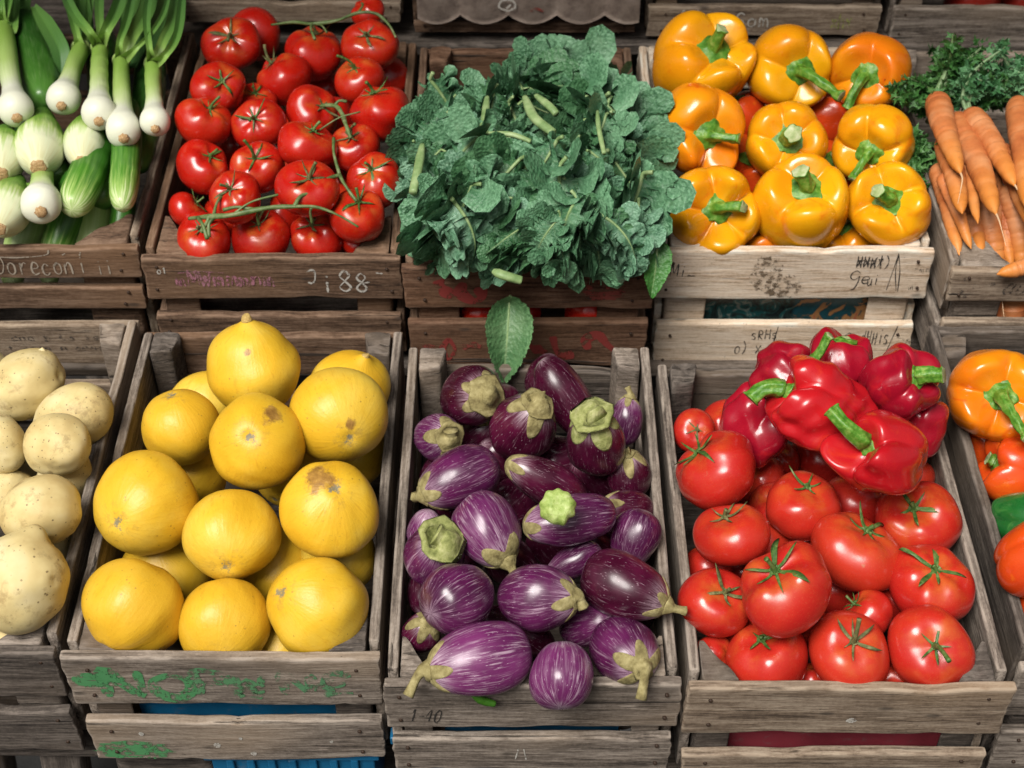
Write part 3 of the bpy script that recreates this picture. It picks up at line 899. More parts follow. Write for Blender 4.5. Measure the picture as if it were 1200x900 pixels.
def eggplant_mesh(seed, W, L, mat, egg=.14, bend=.0):
    """local z runs from the blossom end (-L) to the cap (+L)"""
    r = np.random.default_rng(seed)
    b0 = r.uniform(-.06, .06)
    def prof(c): return (1-egg*c-.10*(1-c*c)*0)
    def f(U, T):
        phi = U*np.pi
        c = np.cos(phi); s = np.sin(phi)**.88
        rr = W*s*prof(c)*(1+.03*np.cos(2*T+b0*90)+.015*np.cos(3*T+b0*200))
        return rr*np.cos(T)+bend*L*(c*c), rr*np.sin(T), L*c
    V, Fc, u, t = closed(f, 46, 60)
    V = V*(1+lump(V/max(W, L), seed, 2.0, .05)[:, None])
    st = np.column_stack([np.cos(t), np.sin(t), u*2.2*L/W/1.4])
    me = mesh_data('eggplant', V, Fc, mat, {'pol': u, 'st': st})
    # cap: a lobed shell grown over the top
    nt, nr = 70, 16
    th = np.linspace(0, 2*np.pi, nt, endpoint=False)
    n = int(r.integers(4, 6)); p0 = r.uniform(0, 6.3)
    def cap(reach, lobes):
        k = np.abs(np.cos(n*th/2+p0))**lobes
        e = (reach*.80*(.60+.90*k)+.03*np.cos(3*th+p0))
        Vc = []
        for i in range(nr+1):
            s = i/nr
            U = np.clip(e*s, 1e-3, .9); T = th
            x, y, z = f(U, T)
            P = np.column_stack([x, y, z]); nn = P/np.array([W, W, L])**2; nn /= np.linalg.norm(nn, axis=1)[:, None]
            off = W*(.022+.014*s-.030*s**6+.006*np.sin(9*th+p0)*s)
            Vc.append(P*(1+lump(P/max(W, L), seed, 2.0, .05)[:, None])+nn*off[:, None])
        lip = Vc[-1]-nn*W*.05
        Vc.append(lip)
        return np.array(Vc)
    return me, cap, (nt, nr)

def eggplant(name, label, W, L, mat, seed, m, capmat, reach=.24, stem=.5, stem_bend=(.2, .1), egg=.14, group=None, bend=0, lob=1.5, thick=.17):
    me, cap, (nt, nr) = eggplant_mesh(seed, W, L, mat, egg, bend)
    o = link(name, me, None, m)
    tag(o, label, 'eggplant', group)
    if reach:
        C = cap(reach, lob)
        V = C.reshape(-1, 3); rows = len(C)
        V = V+(lump(V/W*4, seed+2, 2, .006)*W)[:, None]
        Fc = []
        for i in range(rows-1):
            for j in range(nt):
                k = (j+1) % nt
                Fc.append((i*nt+j, (i+1)*nt+j, (i+1)*nt+k, i*nt+k))
        V = np.vstack([V, C[0].mean(0)[None]])
        Fc += [(len(V)-1, j, (j+1) % nt) for j in range(nt)]
        c = link('cap', mesh_data('cap', V, Fc, capmat), o, Matrix.Identity(4))
        if stem:
            top = C[0].mean(0); s = W*stem; b = np.array([stem_bend[0]*W, stem_bend[1]*W, 0])
            V, Fc, _ = tube([top-[0, 0, W*.06], top+[0, 0, s*.25], top+[0, 0, s*.55]+b*.3, top+[0, 0, s]+b], [W*thick*2.3, W*thick*1.7, W*thick*1.05, W*thick*.85, W*thick*.9, W*thick*1.1], 14, 16,
                            mod=lambda t, th: 1+.08*np.cos(5*th+seed)+.05*np.cos(2*th))
            link('stem', mesh_data('stem', V, Fc, capmat), c, Matrix.Identity(4))
    return o

def spindle(name, pts, radii, mat, nseg=40, n=46, squash=0.0, seed=0, ridge=0.0, parent=None, m=None):
    """lathe along a bent path, in absolute stall-frame points made relative to pts[0]"""
    P = np.asarray(pts, float)
    V, Fc, tt = tube(P, radii, nseg, n, mod=(lambda t, th: 1+ridge*np.cos(6*th+seed)) if ridge else None)
    th = np.concatenate([np.tile(np.linspace(0, 2*np.pi, nseg, endpoint=False), n), [0, 0]])
    Lg = np.linalg.norm(np.diff(P, axis=0), axis=1).sum(); Rm = max(radii)
    st = np.column_stack([np.cos(th), np.sin(th), tt*Lg/Rm*.5])
    V = V+(lump(V/Rm, seed, 1.3, .06)*Rm)[:, None]*0.5
    return mesh_data(name, V, Fc, mat, {'pol': tt, 'st': st})

# ---------------------------------------------------------------- leaves
def leaf_mesh(seed, L, Wd, mat, frill=1.0, droop=.6, cup=.25, nu=210, ns=13, side=0.0, point=.55, twist=0.0, stemlen=.0, vein=True):
    """Curly leaf, base at the origin, growing along +x, face up +z. Margin buckles at several scales."""
    r = np.random.default_rng(seed)
    u = np.linspace(0, 1, nu); s = np.linspace(-1, 1, 2*ns+1)
    U, S = np.meshgrid(u, s, indexing='ij'); A = np.abs(S)
    w = (np.sin(np.pi*np.clip(U, 0, 1)**point)**.75+.02)
    w = w*(1+.10*frill*np.sin(U*r.uniform(14, 20)+np.sign(S)*1.3+r.uniform(0, 6))+.06*frill*np.sin(U*r.uniform(30, 44)+S*2+r.uniform(0, 6)))
    ang = -droop*U**1.3+.15*np.sin(U*4+r.uniform(0, 6))
    dx = np.cos(ang)*L/nu; dz = np.sin(ang)*L/nu
    cx = np.cumsum(dx, 0)-dx; cz = np.cumsum(dz, 0)-dz
    y = S*w*Wd/2
    bend = side*Wd*U**2
    # buckling, growing quickly towards the margin
    def band(k, pw, a):
        p = r.uniform(0, 6.3, 2)
        ph = np.where(S > 0, p[0], p[1])
        arg = k*U+ph+.9*np.sin(U*7+ph)
        return a*A**pw*np.sin(arg), a*A**pw*np.cos(arg)
    z1, c1 = band(r.uniform(12, 18), 1.4, .16*Wd*frill)
    z2, c2 = band(r.uniform(42, 58), 2.1, .13*Wd*frill)
    z3, c3 = band(r.uniform(105, 130), 3.0, .105*Wd*frill)
    z4, c4 = band(r.uniform(200, 250), 3.6, .066*Wd*frill)
    off = z1+z2+z3+z4+cup*Wd*A**1.6*.5
    push = (c2*.75+c3*1.1+c4*1.1)
    nx, nz = -np.sin(ang), np.cos(ang)
    X = cx+nx*off+np.cos(ang)*push
    Z = cz+nz*off+np.sin(ang)*push
    Y = y*(1-.20*frill*A**2)+bend+np.sign(S)*(c1*.45+z2*.5+z3*.7+z4*.7)
    rib = .012*Wd
    V = np.stack([X, Y, Z], -1).reshape(-1, 3)
    if twist:
        a = twist*U.ravel(); yy = V[:, 1].copy(); zz = V[:, 2].copy()
        V[:, 1] = yy*np.cos(a)-zz*np.sin(a)*.5; V[:, 2] = zz+yy*np.sin(a)
    ve = np.exp(-(A/.05)**2)
    if vein:
        sv = np.abs(((U*9-A*2.2) % 1.0)-.5)*2
        ve = np.maximum(ve, np.clip((sv-.86)/.14, 0, 1)*(1-A)**.8*.8)
    Fc = grid_faces(nu, 2*ns+1)
    mid = V.reshape(nu, 2*ns+1, 3)[:, ns]
    return mesh_data('leaf', V, Fc, mat, {'vein': ve.ravel(), 'rim': (A**3).ravel()}), mid

def leaf_stalk(mid, L, mat, ext=.35, rad=.0045, upto=.75, bend=0.0, seed=0):
    k = int(len(mid)*upto)
    pts = mid[:k:max(1, k//7)]-np.array([0, 0, rad*.45])
    d = pts[0]-pts[1]; d /= np.linalg.norm(d)
    base = [pts[0]+d*L*ext+np.array([0, bend*L*.4, .01]), pts[0]+d*L*ext*.5+np.array([0, bend*L*.1, .003])]
    P = np.vstack([base, pts])
    return tube(P, [rad*1.15, rad*1.1, rad, rad*.8, rad*.6, rad*.35, rad*.15], 9, 40)

def frond_mesh(seed, nst, L, spread, mat, leafy=1.0, up=(0, 0, 1.0), curl=.3, size=.010):
    """carrot greens: stalks that fork into many small toothed leaflets"""
    r = np.random.default_rng(seed)
    parts = []
    for k in range(nst):
        d = np.array([r.normal()*spread, r.normal()*spread, 1.0]); d /= np.linalg.norm(d)
        b = np.array([r.normal(), r.normal(), 0])*curl*L
        Lk = L*r.uniform(.6, 1.1)
        pts = [np.zeros(3)+np.array([r.normal()*.003, r.normal()*.003, -.004]), d*Lk*.35, d*Lk*.7+b*.3, d*Lk+b]
        P = smooth_path(pts, 26)
        V, Fc, t = tube(pts, [.0036, .0030, .0022, .001], 7, 22)
        parts.append((V, Fc, np.ones(len(V))*1.1))
        # leaflets
        nl = int(46*leafy)
        V, Fc = [], []
        for q in range(nl):
            s = r.uniform(.35, 1.0); c = P[int(s*25)]
            a = np.array([r.normal(), r.normal(), r.normal()*.7]); a /= np.linalg.norm(a)
            c = c+a*r.uniform(.004, .024)*(L/.11)*(1.25-s*.5)
            e = np.array([r.normal(), r.normal(), r.normal()]); n_ = np.cross(a, e); n_ /= np.linalg.norm(n_)
            sz = size*r.uniform(.6, 1.35)
            b2 = np.cross(n_, a); o = len(V)
            V += [c-a*sz*.7, c+b2*sz*.35-a*sz*.2, c+b2*sz*.75+a*sz*.15+n_*sz*.2, c+b2*sz*.25+a*sz*.25, c+a*sz+n_*sz*.25, c-b2*sz*.25+a*sz*.25, c-b2*sz*.75+a*sz*.15+n_*sz*.2, c-b2*sz*.35-a*sz*.2]
            Fc += [(o, o+1, o+3, o+5, o+7), (o+1, o+2, o+3), (o+3, o+4, o+5), (o+5, o+6, o+7)]
        parts.append((np.array(V), Fc, np.zeros(len(V))))
    V, Fc, a = merge(parts)
    return mesh_data('fronds', V, Fc, mat, {'vein': a}, smooth=False)

# ---------------------------------------------------------------- piling: keep each ball on its line of sight, push overlapping balls apart in depth
def settle(items, v_front=None, it=260, soft=.95, lim=.055, xlim=None):
    n = len(items)
    D = np.array([ray(i['px'], i['py']) for i in items])
    t0 = np.array([(i['w']-CAM[2])/D[k, 2] for k, i in enumerate(items)])
    rp = np.array([i['r'] for i in items])/F
    t = t0.copy()
    for _ in range(it):
        P = CAM+D*t[:, None]; Rr = rp*t*soft
        d = P[:, None]-P[None]; dist = np.linalg.norm(d, axis=-1)+np.eye(n)*9
        pen = np.clip(Rr[:, None]+Rr[None]-dist, 0, None)
        sg = np.sign(t[:, None]-t[None]+1e-6*(t0[:, None]-t0[None])); sg[sg == 0] = 1
        t = t+np.clip((pen*sg).sum(1)*.30, -.006, .006)
        t = t0+np.clip(t-t0, -lim, lim)
        if v_front is not None:
            v = CAM[1]+D[:, 1]*t
            lack = np.clip(v_front+rp*t*.9-v, 0, None)*np.array([0 if i.get('over') else 1 for i in items])
            t = t+lack/D[:, 1]*.8
    P = CAM+D*t[:, None]
    if xlim is not None:      # what lies below the rim stays between the side boards
        Rr = rp*t
        low = P[:, 2] < xlim[2]+.25*Rr
        P[:, 0] = np.where(low, np.clip(P[:, 0], xlim[0]+.012+Rr, xlim[1]-.012-Rr), P[:, 0])
    for k, i in enumerate(items):
        i['p'] = P[k]; i['R'] = rp[k]*t[k]; i['t'] = t[k]
    return items
# ---------------------------------------------------------------- the setting
def box(name, lo, hi, mat, parent=None, m=None):
    lo, hi = np.array(lo, float), np.array(hi, float)
    V = np.array([[(lo, hi)[i][0], (lo, hi)[j][1], (lo, hi)[k][2]] for i in (0, 1) for j in (0, 1) for k in (0, 1)])
    Fc = [(0, 1, 3, 2), (4, 6, 7, 5), (0, 4, 5, 1), (2, 3, 7, 6), (0, 2, 6, 4), (1, 5, 7, 3)]
    return link(name, mesh_data(name, V, Fc, mat, smooth=False), parent, m)

gm = mesh_data('ground', [(-60, -60, 0), (60, -60, 0), (60, 60, 0), (-60, 60, 0)], [(0, 1, 2, 3)], mat_ground(), smooth=False)
go = bpy.data.objects.new('ground', gm); COL.objects.link(go); tag(go, kind='structure')

# stall benches: a sloping shelf under each row on four legs (stall frame, so the boards lean with the crates)
def bench(label, v0, v1, w, x0=-.80, x1=.84, seed=1, mat=W_GREYD):
    root = link('display_bench', None, None, place(((x0+x1)/2, (v0+v1)/2, w-.02)))
    tag(root, label, 'bench')
    plank('shelf_board', root, (0, -(v1-v0)/4-.003, 0), x1-x0, (v1-v0)/2-.01, .018, mat, seed, rot=Matrix.Rotation(R(90), 4, 'X'))
    plank('shelf_board', root, (0, (v1-v0)/4+.003, 0), x1-x0, (v1-v0)/2-.01, .018, mat, seed+1, rot=Matrix.Rotation(R(90), 4, 'X'))
    inv = root.matrix_world.inverted()
    for sx in (-1, 1):
        for sv in (-1, 1):
            top = root.matrix_world @ Vector((sx*((x1-x0)/2-.05), sv*((v1-v0)/2-.04), -.011))
            h = top.z-.001
            me = plank_mesh('leg', h, .045, .04, mat, seed+7+sx+3*sv, warp=0)
            o = bpy.data.objects.new('leg', me); COL.objects.link(o); o.parent = root
            o.matrix_local = inv @ (Matrix.Translation((top.x, top.y, h/2)) @ Matrix.Rotation(R(90), 4, 'Y'))

WB1 = at(600, 890, v=0)[2]          # underside of the front row of crates
bench('low wooden bench carrying the crate of pale potatoes', .02, .50, WB1-.002, seed=301, x0=-.80, x1=-.428)
bench('low wooden bench carrying the large tomatoes and the dark crate of mixed peppers', .0, .46, WB1-.030, seed=305, x0=.162, x1=.84)
bench('lowest wooden bench carrying the blue plastic crates', .0, .44, WB1-.136, seed=308, x0=-.424, x1=.156)
bench('middle wooden bench carrying the vine tomato and kale crates', .53, 1.0, -.118, seed=311)
bench('high wooden bench at the back carrying the empty crates', 1.02, 1.45, .040, seed=321)

AWY = .02
# dark wall behind the stall
pw = WORLD @ Vector((0, 1.5, 0))
wv = np.array([(-2.2, pw.y+.06, 0), (2.2, pw.y+.06, 0), (2.2, pw.y+.06, 2.3), (-2.2, pw.y+.06, 2.3)])
wo = box('stall_wall', (-2.2, pw.y+.06, 0), (2.2, pw.y+.22, 2.3), mat_plaster())
wo.matrix_world = Matrix.Identity(4)
tag(wo, 'dark plastered wall behind the whole vegetable stall', 'wall')

# unseen canvas, added to shade the back rows and crevices, on two posts in front of the wall
aw = bpy.data.objects.new('added_awning', None); COL.objects.link(aw); aw.location = (0, pw.y+.05, 2.35)
tag(aw, 'dark green canvas added out of view to shade the back half of the stall', 'added_awning')
AWM = Mat('green_canvas'); AWM = AWM.out(AWM.ramp(AWM.noise(AWM.obj(), 40, 4), [(.3, (.015, .04, .025)), (.7, (.03, .07, .045))]), .9)
X_, Y_ = np.meshgrid(np.linspace(-2.0, 2.0, 40), np.linspace(0, pw.y+.05-AWY, 14), indexing='ij')
Vc = np.stack([X_, -Y_, -.10*Y_-.03*np.sin(np.pi*Y_/(pw.y+.05-AWY))*np.cos(X_*6)], -1).reshape(-1, 3)
n_ = len(Vc); Fc = grid_faces(40, 14)
cv = link('canvas', mesh_data('canvas', np.vstack([Vc, Vc+[0, 0, .004]]), Fc+[tuple(q+n_ for q in reversed(f)) for f in Fc], AWM), aw, Matrix.Identity(4))
for sx in (-1.95, 1.95):
    link('post', plank_mesh('post', 2.33, .05, .05, W_GREYD, 900, warp=0), aw, Matrix.Translation((sx, -.06, -1.185)) @ Matrix.Rotation(R(90), 4, 'Y'))

# ---------------------------------------------------------------- crates
S2 = .518
def xr(px, py, v): return float(at(px, py, v=v)[0])
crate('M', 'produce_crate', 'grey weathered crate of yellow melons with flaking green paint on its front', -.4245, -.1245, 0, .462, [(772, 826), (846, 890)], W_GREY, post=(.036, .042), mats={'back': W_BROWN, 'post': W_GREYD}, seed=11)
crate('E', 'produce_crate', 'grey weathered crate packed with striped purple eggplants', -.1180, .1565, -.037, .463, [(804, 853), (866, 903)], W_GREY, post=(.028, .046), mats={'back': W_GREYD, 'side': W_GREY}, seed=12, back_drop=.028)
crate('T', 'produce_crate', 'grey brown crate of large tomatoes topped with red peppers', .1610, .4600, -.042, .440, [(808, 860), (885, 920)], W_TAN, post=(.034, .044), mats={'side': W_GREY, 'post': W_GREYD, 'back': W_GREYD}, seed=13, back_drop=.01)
crate('P', 'produce_crate', 'grey crate of pale potatoes beside the yellow melons', -.735, -.4310, .006, .470, [(765, 816), (834, 880)], W_GREY, post=(.045, .04), mats={'front': W_GREYD, 'back': W_TAN}, seed=14, side_top=.004)
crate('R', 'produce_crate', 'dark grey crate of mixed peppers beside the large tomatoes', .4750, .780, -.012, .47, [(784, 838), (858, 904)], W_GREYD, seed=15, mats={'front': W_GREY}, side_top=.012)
crate('TO', 'produce_crate', 'brown crate of vine tomatoes with pink and white chalk marks', -.4285, -.1290, S2, .47, [(303, 351), (370, 395)], W_BROWN, post=(.042, .072), seed=16, H=.170)
crate('K', 'produce_crate', 'reddish brown crate heaped with curly kale, red daubs on its front', -.1255, .1640, S2-.02, .475, [(315, 362), (378, 430)], W_RED, seed=17, mats={'side': W_BROWN, 'back': W_RED}, H=.172)
crate('PP', 'produce_crate', 'pale new wood crate of yellow bell peppers with black scribbles', .1720, .4965, S2+.026, .45, [(294, 351), (380, 433)], W_PALE, post=(.05, .045), seed=18, H=.174, back=True)
crate('G', 'produce_crate', 'brown grey crate of spring onions and cucumbers with a chalk name', -.745, -.4350, S2+.015, .47, [(291, 326), (338, 363)], W_BROWN, post=(.062, .055), seed=19, H=.165, side_top=.004, mats={'side': W_TAN})
crate('C', 'produce_crate', 'grey crate of carrots with a faint black name on its front', .5020, .815, S2-.030, .47, [(318, 354), (378, 414)], W_GREY, post=(.056, .10), seed=20, H=.168, mats={'front': W_TAN})
for k, x0, x1, sl, mt, lab in (
        ('B1', -.475, -.150, [(-48, -6), (3, 27)], W_TAN, 'empty wooden crate behind the vine tomatoes'),
        ('B2', .185, .515, [(-50, -4), (8, 43)], W_TAN, 'empty wooden crate with white chalk squiggles behind the yellow peppers'),
        ('B3', .525, .850, [(-50, -10), (9, 50)], W_GREY, 'grey wooden crate behind the carrots with red jars inside'),
        ('B4', -.140, .175, [(-50, -20), (27, 39)], W_BROWN, 'low wooden crate behind the kale with scalloped cardboard inside')):
    crate(k, 'produce_crate', lab, x0, x1, 1.03, .38, sl, mt, seed=len(lab)+3, post=(.03, .03), H=None)

# blue plastic crates that carry the front row
def plastic_crate(label, x0, x1, v0, v1, w1, h, mat, mat2, seed):
    root = link('plastic_crate', None, None, place(((x0+x1)/2, (v0+v1)/2, w1-h)))
    tag(root, label, 'plastic crate')
    W, D = x1-x0, v1-v0
    bm = []
    t = .006
    def bx(lo, hi):
        V = np.array([[(lo, hi)[i][0], (lo, hi)[j][1], (lo, hi)[k][2]] for i in (0, 1) for j in (0, 1) for k in (0, 1)], float)
        return V, [(0, 1, 3, 2), (4, 6, 7, 5), (0, 4, 5, 1), (2, 3, 7, 6), (0, 2, 6, 4), (1, 5, 7, 3)]
    def wall(name, lo, hi, m_):
        V, Fc = bx(lo, hi)
        o = link(name, mesh_data(name, V, Fc, m_, smooth=False), root, Matrix.Identity(4))
        md = o.modifiers.new('bevel', 'BEVEL'); md.width = .0015; md.segments = 2
    wall('front_wall', (-W/2, -D/2, 0), (W/2, -D/2+t, h-.012), mat)
    wall('back_wall', (-W/2, D/2-t, 0), (W/2, D/2, h-.012), mat)
    for s in (-1, 1):
        wall('side_wall', (s*W/2-(t if s > 0 else 0), -D/2+t+.0005, 0), (s*W/2+(t if s < 0 else 0), D/2-t-.0005, h-.012), mat)
    wall('floor_panel', (-W/2+t, -D/2+t, .002), (W/2-t, D/2-t, .006), mat)
    wall('rim', (-W/2-.006, -D/2-.006, h-.0115), (W/2+.006, -D/2+t+.002, h), mat2)
    n = 7
    for i in range(n):
        x = -W/2+.02+(W-.04)*i/(n-1)
        wall('rib', (x-.004, -D/2-.005, .004), (x+.004, -D/2-.0004, h-.0125), mat2)
WBC = WB1-.004
plastic_crate('bright blue plastic crate under the crate of yellow melons', -.310, -.142, .012, .40, WB1-.001, .134, BLUE, BLUE, 1)
plastic_crate('dark blue plastic crate under the eggplant crate', -.116, .150, .006, .40, CRATES['E']['w']-CRATES['E']['H']-.001, CRATES['E']['w']-CRATES['E']['H']-.001-(WB1-.135), NAVY, BLUE, 2)
o = link('wooden_block', plank_mesh('wooden_block', .10, .132, .06, W_GREYD, 801), None, place((-.365, .05, WB1-.068)))
tag(o, 'dark wooden block propping the melon crate beside the blue plastic', 'block')

# liners seen through the gaps between the front boards
def liner(name, label, cat, key, w_lo, w_hi, mat, inset=.020, seed=0, x_in=.02, fold=.004, xa=None, xb=None):
    c = CRATES[key]
    r = np.random.default_rng(seed)
    W = c['x1']-c['x0']-2*x_in
    n, m = 60, 10
    X, Z = np.meshgrid(np.linspace(-W/2, W/2, n), np.linspace(0, 1, m), indexing='ij')
    Y = fold*(np.sin(X*60+r.uniform(0, 6))+.6*np.sin(X*137+Z*2))*.5
    ztop = (w_hi-w_lo)+.003*np.sin(X*40+r.uniform(0, 6))
    V = np.stack([X, Y, Z*ztop], -1).reshape(-1, 3)
    B = V+np.array([0, .0025, 0])
    Fc = grid_faces(n, m); Fb = [tuple(q+len(V) for q in reversed(f)) for f in Fc]
    idx = np.arange(n*m).reshape(n, m)
    loop = list(idx[:, 0])+list(idx[-1, 1:])+list(idx[-2::-1, -1])+list(idx[0, -2:0:-1])
    Fs = [(loop[i], loop[(i+1) % len(loop)], loop[(i+1) % len(loop)]+len(V), loop[i]+len(V)) for i in range(len(loop))]
    o = link(name, mesh_data(name, np.vstack([V, B]), Fc+Fb+Fs, mat), None, place(((c['x0']+c['x1'])/2, c['v0']+inset, w_lo)))
    return tag(o, label, cat)
liner('plastic_liner', 'blue plastic liner showing through the gap in the melon crate', 'liner', 'M', -.165, -.066, BLUE, x_in=.050, inset=.030, seed=1)
liner('plastic_liner', 'dark blue plastic liner showing through the gap in the eggplant crate', 'liner', 'E', -.155, -.058, NAVY, x_in=.052, inset=.030, seed=2)
liner('plastic_liner', 'pinkish red liner showing through the gap in the large tomato crate', 'liner', 'T', -.160, -.064, PINK, x_in=.04, inset=.028, seed=3)
cP = CRATES['PP']
liner('printed_sheet', 'dark printed picture sheet behind the gap in the pale pepper crate', 'picture', 'PP', cP['w']-.150, cP['w']-.062, PRINT, x_in=.036, inset=.026, seed=4, fold=.001)
def slip(name, label, cat, p, w, h, mat):
    n = 8
    X, Z = np.meshgrid(np.linspace(-w/2, w/2, n), np.linspace(-h/2, h/2, n), indexing='ij')
    V = np.stack([X, .002*np.sin(X/w*4), Z], -1).reshape(-1, 3)
    Fc = grid_faces(n, n); Fb = [tuple(q+len(V) for q in reversed(f)) for f in Fc]
    o = link(name, mesh_data(name, np.vstack([V, V+[0, .0012, 0]]), Fc+Fb, mat), None, place(p)); tag(o, label, cat)
slip('paper_slip', 'small white slip behind the gap in the eggplant crate', 'paper', at(738, 860, v=-.012), .020, .016, WHITEP)

# cardboard tray at the back with a scalloped lower edge
def scallop():
    p0, p1 = at(490, 30, v=1.015), at(748, 30, v=1.015)
    x0, x1 = p0[0], p1[0]; W = x1-x0
    zt = at(600, -60, v=1.015)[2]; zb = at(600, 16, v=1.015)[2]; zd = at(600, 27, v=1.015)[2]
    n = 120
    X = np.linspace(0, 1, n)
    k = np.abs(np.sin(np.pi*X*4.6+.35))**.8
    lo = zb+(zd-zb)*k
    V, Fc = [], []
    for y in (0, .004):
        b = len(V)
        for i in range(n):
            V += [(X[i]*W-W/2, y, zt), (X[i]*W-W/2, y-.006*k[i], lo[i]+.010), (X[i]*W-W/2, y, lo[i])]
        for i in range(n-1):
            for j in (0, 1):
                f = (b+i*3+j, b+i*3+j+1, b+i*3+j+4, b+i*3+j+3)
                Fc.append(f if y == 0 else tuple(reversed(f)))
    V = np.array(V); V[:, 2] -= zb
    h = len(V)//2
    for i in range(n-1):
        a = i*3+2
        Fc.append((a, a+3, a+3+h, a+h))
    o = link('cardboard_tray', mesh_data('cardboard_tray', V, Fc, CARD), None, place(((x0+x1)/2, 1.012, zb)))
    tag(o, 'brown cardboard tray with a scalloped edge behind the kale', 'tray')
    return o
tray = scallop()

# ---------------------------------------------------------------- writing on the boards
CHALK = paint('white_chalk', (.66, .62, .55), .34, .50, 260, .9)
CHALKT = paint('tan_chalk', (.50, .42, .33), .33, .48, 240, .9)
PINKC = paint('pink_chalk', (.42, .13, .20), .40, .55, 150, .9, (.35, .20, .22))
GREENP = paint('flaking_green_paint', (.11, .31, .13), .40, .54, 90, .6, (.06, .26, .09))
GREENP2 = paint('thin_green_paint', (.12, .27, .13), .44, .58, 90, .7, (.08, .24, .10))
REDP = paint('worn_red_paint', (.34, .045, .035), .33, .46, 75, .7, (.17, .03, .025))
REDP2 = paint('smeared_red_paint', (.30, .06, .04), .42, .56, 60, .8, (.17, .04, .03))
INK = paint('black_marker', (.025, .022, .02), .30, .46, 300, .6, (.05, .045, .04))
INKF = paint('faded_black_print', (.07, .055, .045), .44, .60, 330, .8, (.10, .08, .065))
DIRT = paint('brown_dirt', (.21, .145, .085), .47, .66, 130, .9, (.13, .09, .055))
YEL = paint('yellow_green_chalk', (.40, .42, .12), .42, .55, 200, .8)

def fs(key, i): return CRATES[key]['front'][i]
# melon crate: green NOPWNE and a green daub on the lower board
s = fs('M', 0); L, H = s[1], s[2]
mark(s, 'painted_lettering', text_lines('NO', .034, H*.20, H*.54, .046, 3), .0120, GREENP, seed=3)
mark(s, 'painted_lettering', text_lines('PW', .118, H*.24, H*.46, .040, 4), .0115, GREENP2, seed=5)
mark(s, 'painted_lettering', text_lines('NE', .205, H*.25, H*.46, .040, 6), .0105, paint('faint_green_paint', (.12, .30, .14), .47, .58, 90, .8), seed=8)
mark(s, 'painted_daub', blob(.028, H*.55, .022, H*.16, 8, 4), .0035, GREENP, seed=4, lift=.0016)
s = fs('M', 1)
mark(s, 'painted_daub', blob(.040, s[2]*.27, .040, s[2]*.24, 10, 7), .0034, GREENP, seed=6)
for bx_, by_, q in ((.052, .70, .003), (.125, .42, .004), (.160, .20, .0035), (.150, .6, .002), (.24, .5, .002)): mark(s, 'paint_fleck', blob(bx_, s[2]*by_, q, q, 4, 1), .0016, CHALK)
# eggplant crate: 1-40
s = fs('E', 0)
mark(s, 'pen_lettering', text_lines('1-40', .021, s[2]*.16, s[2]*.28, .0075, 2, .2), .0012, INK)
s = fs('E', 1)
mark(s, 'chalk_strokes', text_lines('/\\', .116, s[2]*.35, s[2]*.34, .0075, 2), .0012, CHALK)
# large tomato crate: pale scuffs
s = fs('T', 0)
mark(s, 'paint_fleck', blob(.156, s[2]*.33, .005, .0035, 5, 2), .0014, CHALK)
# spring onion crate: chalk name Doreconi under a long bar
s = fs('G', 0); L, H = s[1], s[2]
a = L-.170
mark(s, 'chalk_lettering', text_lines('Dorecon', a, H*.16, H*.62, .0132, 5), .0017, CHALKT, seed=2)
mark(s, 'chalk_lettering', text_lines('i ii', a+.097, H*.16, H*.55, .011, 7), .0015, CHALKT)
mark(s, 'chalk_strokes', [[(a+.004, H*.74), (a+.03, H*.72), (a+.062, H*.80), (a+.068, H*.97)], [(a-.045, H*.66), (a-.02, H*.78), (a-.008, H*.70), (a-.004, H*.42)], [(a+.082, H*.8), (a+.086, H*.86)], [(a+.102, H*.78), (a+.104, H*.9)]], .0016, CHALKT)
# vine tomato crate
s = fs('TO', 0); L, H = s[1], s[2]
mark(s, 'chalk_lettering', text_lines('o1', .016, H*.64, H*.17, .0065, 1), .0012, CHALK)
mark(s, 'chalk_lettering', text_lines('mMwmmmnm'.replace('w', 'W'), .036, H*.34, H*.34, .0150, 12), .0028, PINKC, seed=3, vary=.6)
mark(s, 'chalk_strokes', [[(.040, H*.66), (.065, H*.69), (.095, H*.66)]], .0012, PINKC, seed=9)
mark(s, 'chalk_lettering', text_lines('J', .188, H*.36, H*.34, .016, 2), .0024, CHALK)
mark(s, 'chalk_lettering', text_lines('i', .207, H*.18, H*.42, .012, 3), .0024, CHALK)
mark(s, 'chalk_lettering', text_lines('88', .224, H*.20, H*.46, .021, 4), .0022, CHALK)
mark(s, 'chalk_strokes', [[(.270, H*.66), (.278, H*.64)], [(.252, H*.40), (.262, H*.43)]], .0018, CHALK)
# kale crate: red daubs
s = fs('K', 0); L, H = s[1], s[2]
mark(s, 'painted_daub', [[(.040, H*.72), (.046, H*.5), (.056, H*.28)]], .0135, REDP, seed=1)
mark(s, 'painted_daub', [[(.070, H*.66), (.066, H*.4), (.080, H*.2), (.090, H*.3), (.088, H*.55)]], .0125, REDP, seed=2)
mark(s, 'painted_daub', blob(.232, H*.48, .026, H*.26, 8, 5), .0035, REDP2, seed=3)
s = fs('K', 1); H = s[2]
mark(s, 'painted_lettering', [[(.046, H*.66), (.038, H*.42), (.044, H*.2), (.053, H*.4), (.046, H*.66)]], .0065, REDP, seed=3)
mark(s, 'painted_lettering', [[(.062, H*.45), (.075, H*.50), (.085, H*.46)]], .009, REDP2, seed=4)
mark(s, 'painted_lettering', [[(.008, H*.42), (.025, H*.46), (.036, H*.42)]], .008, REDP2, seed=14)
mark(s, 'painted_lettering', [[(.138, H*.50), (.150, H*.42), (.163, H*.32)]], .012, REDP, seed=5)
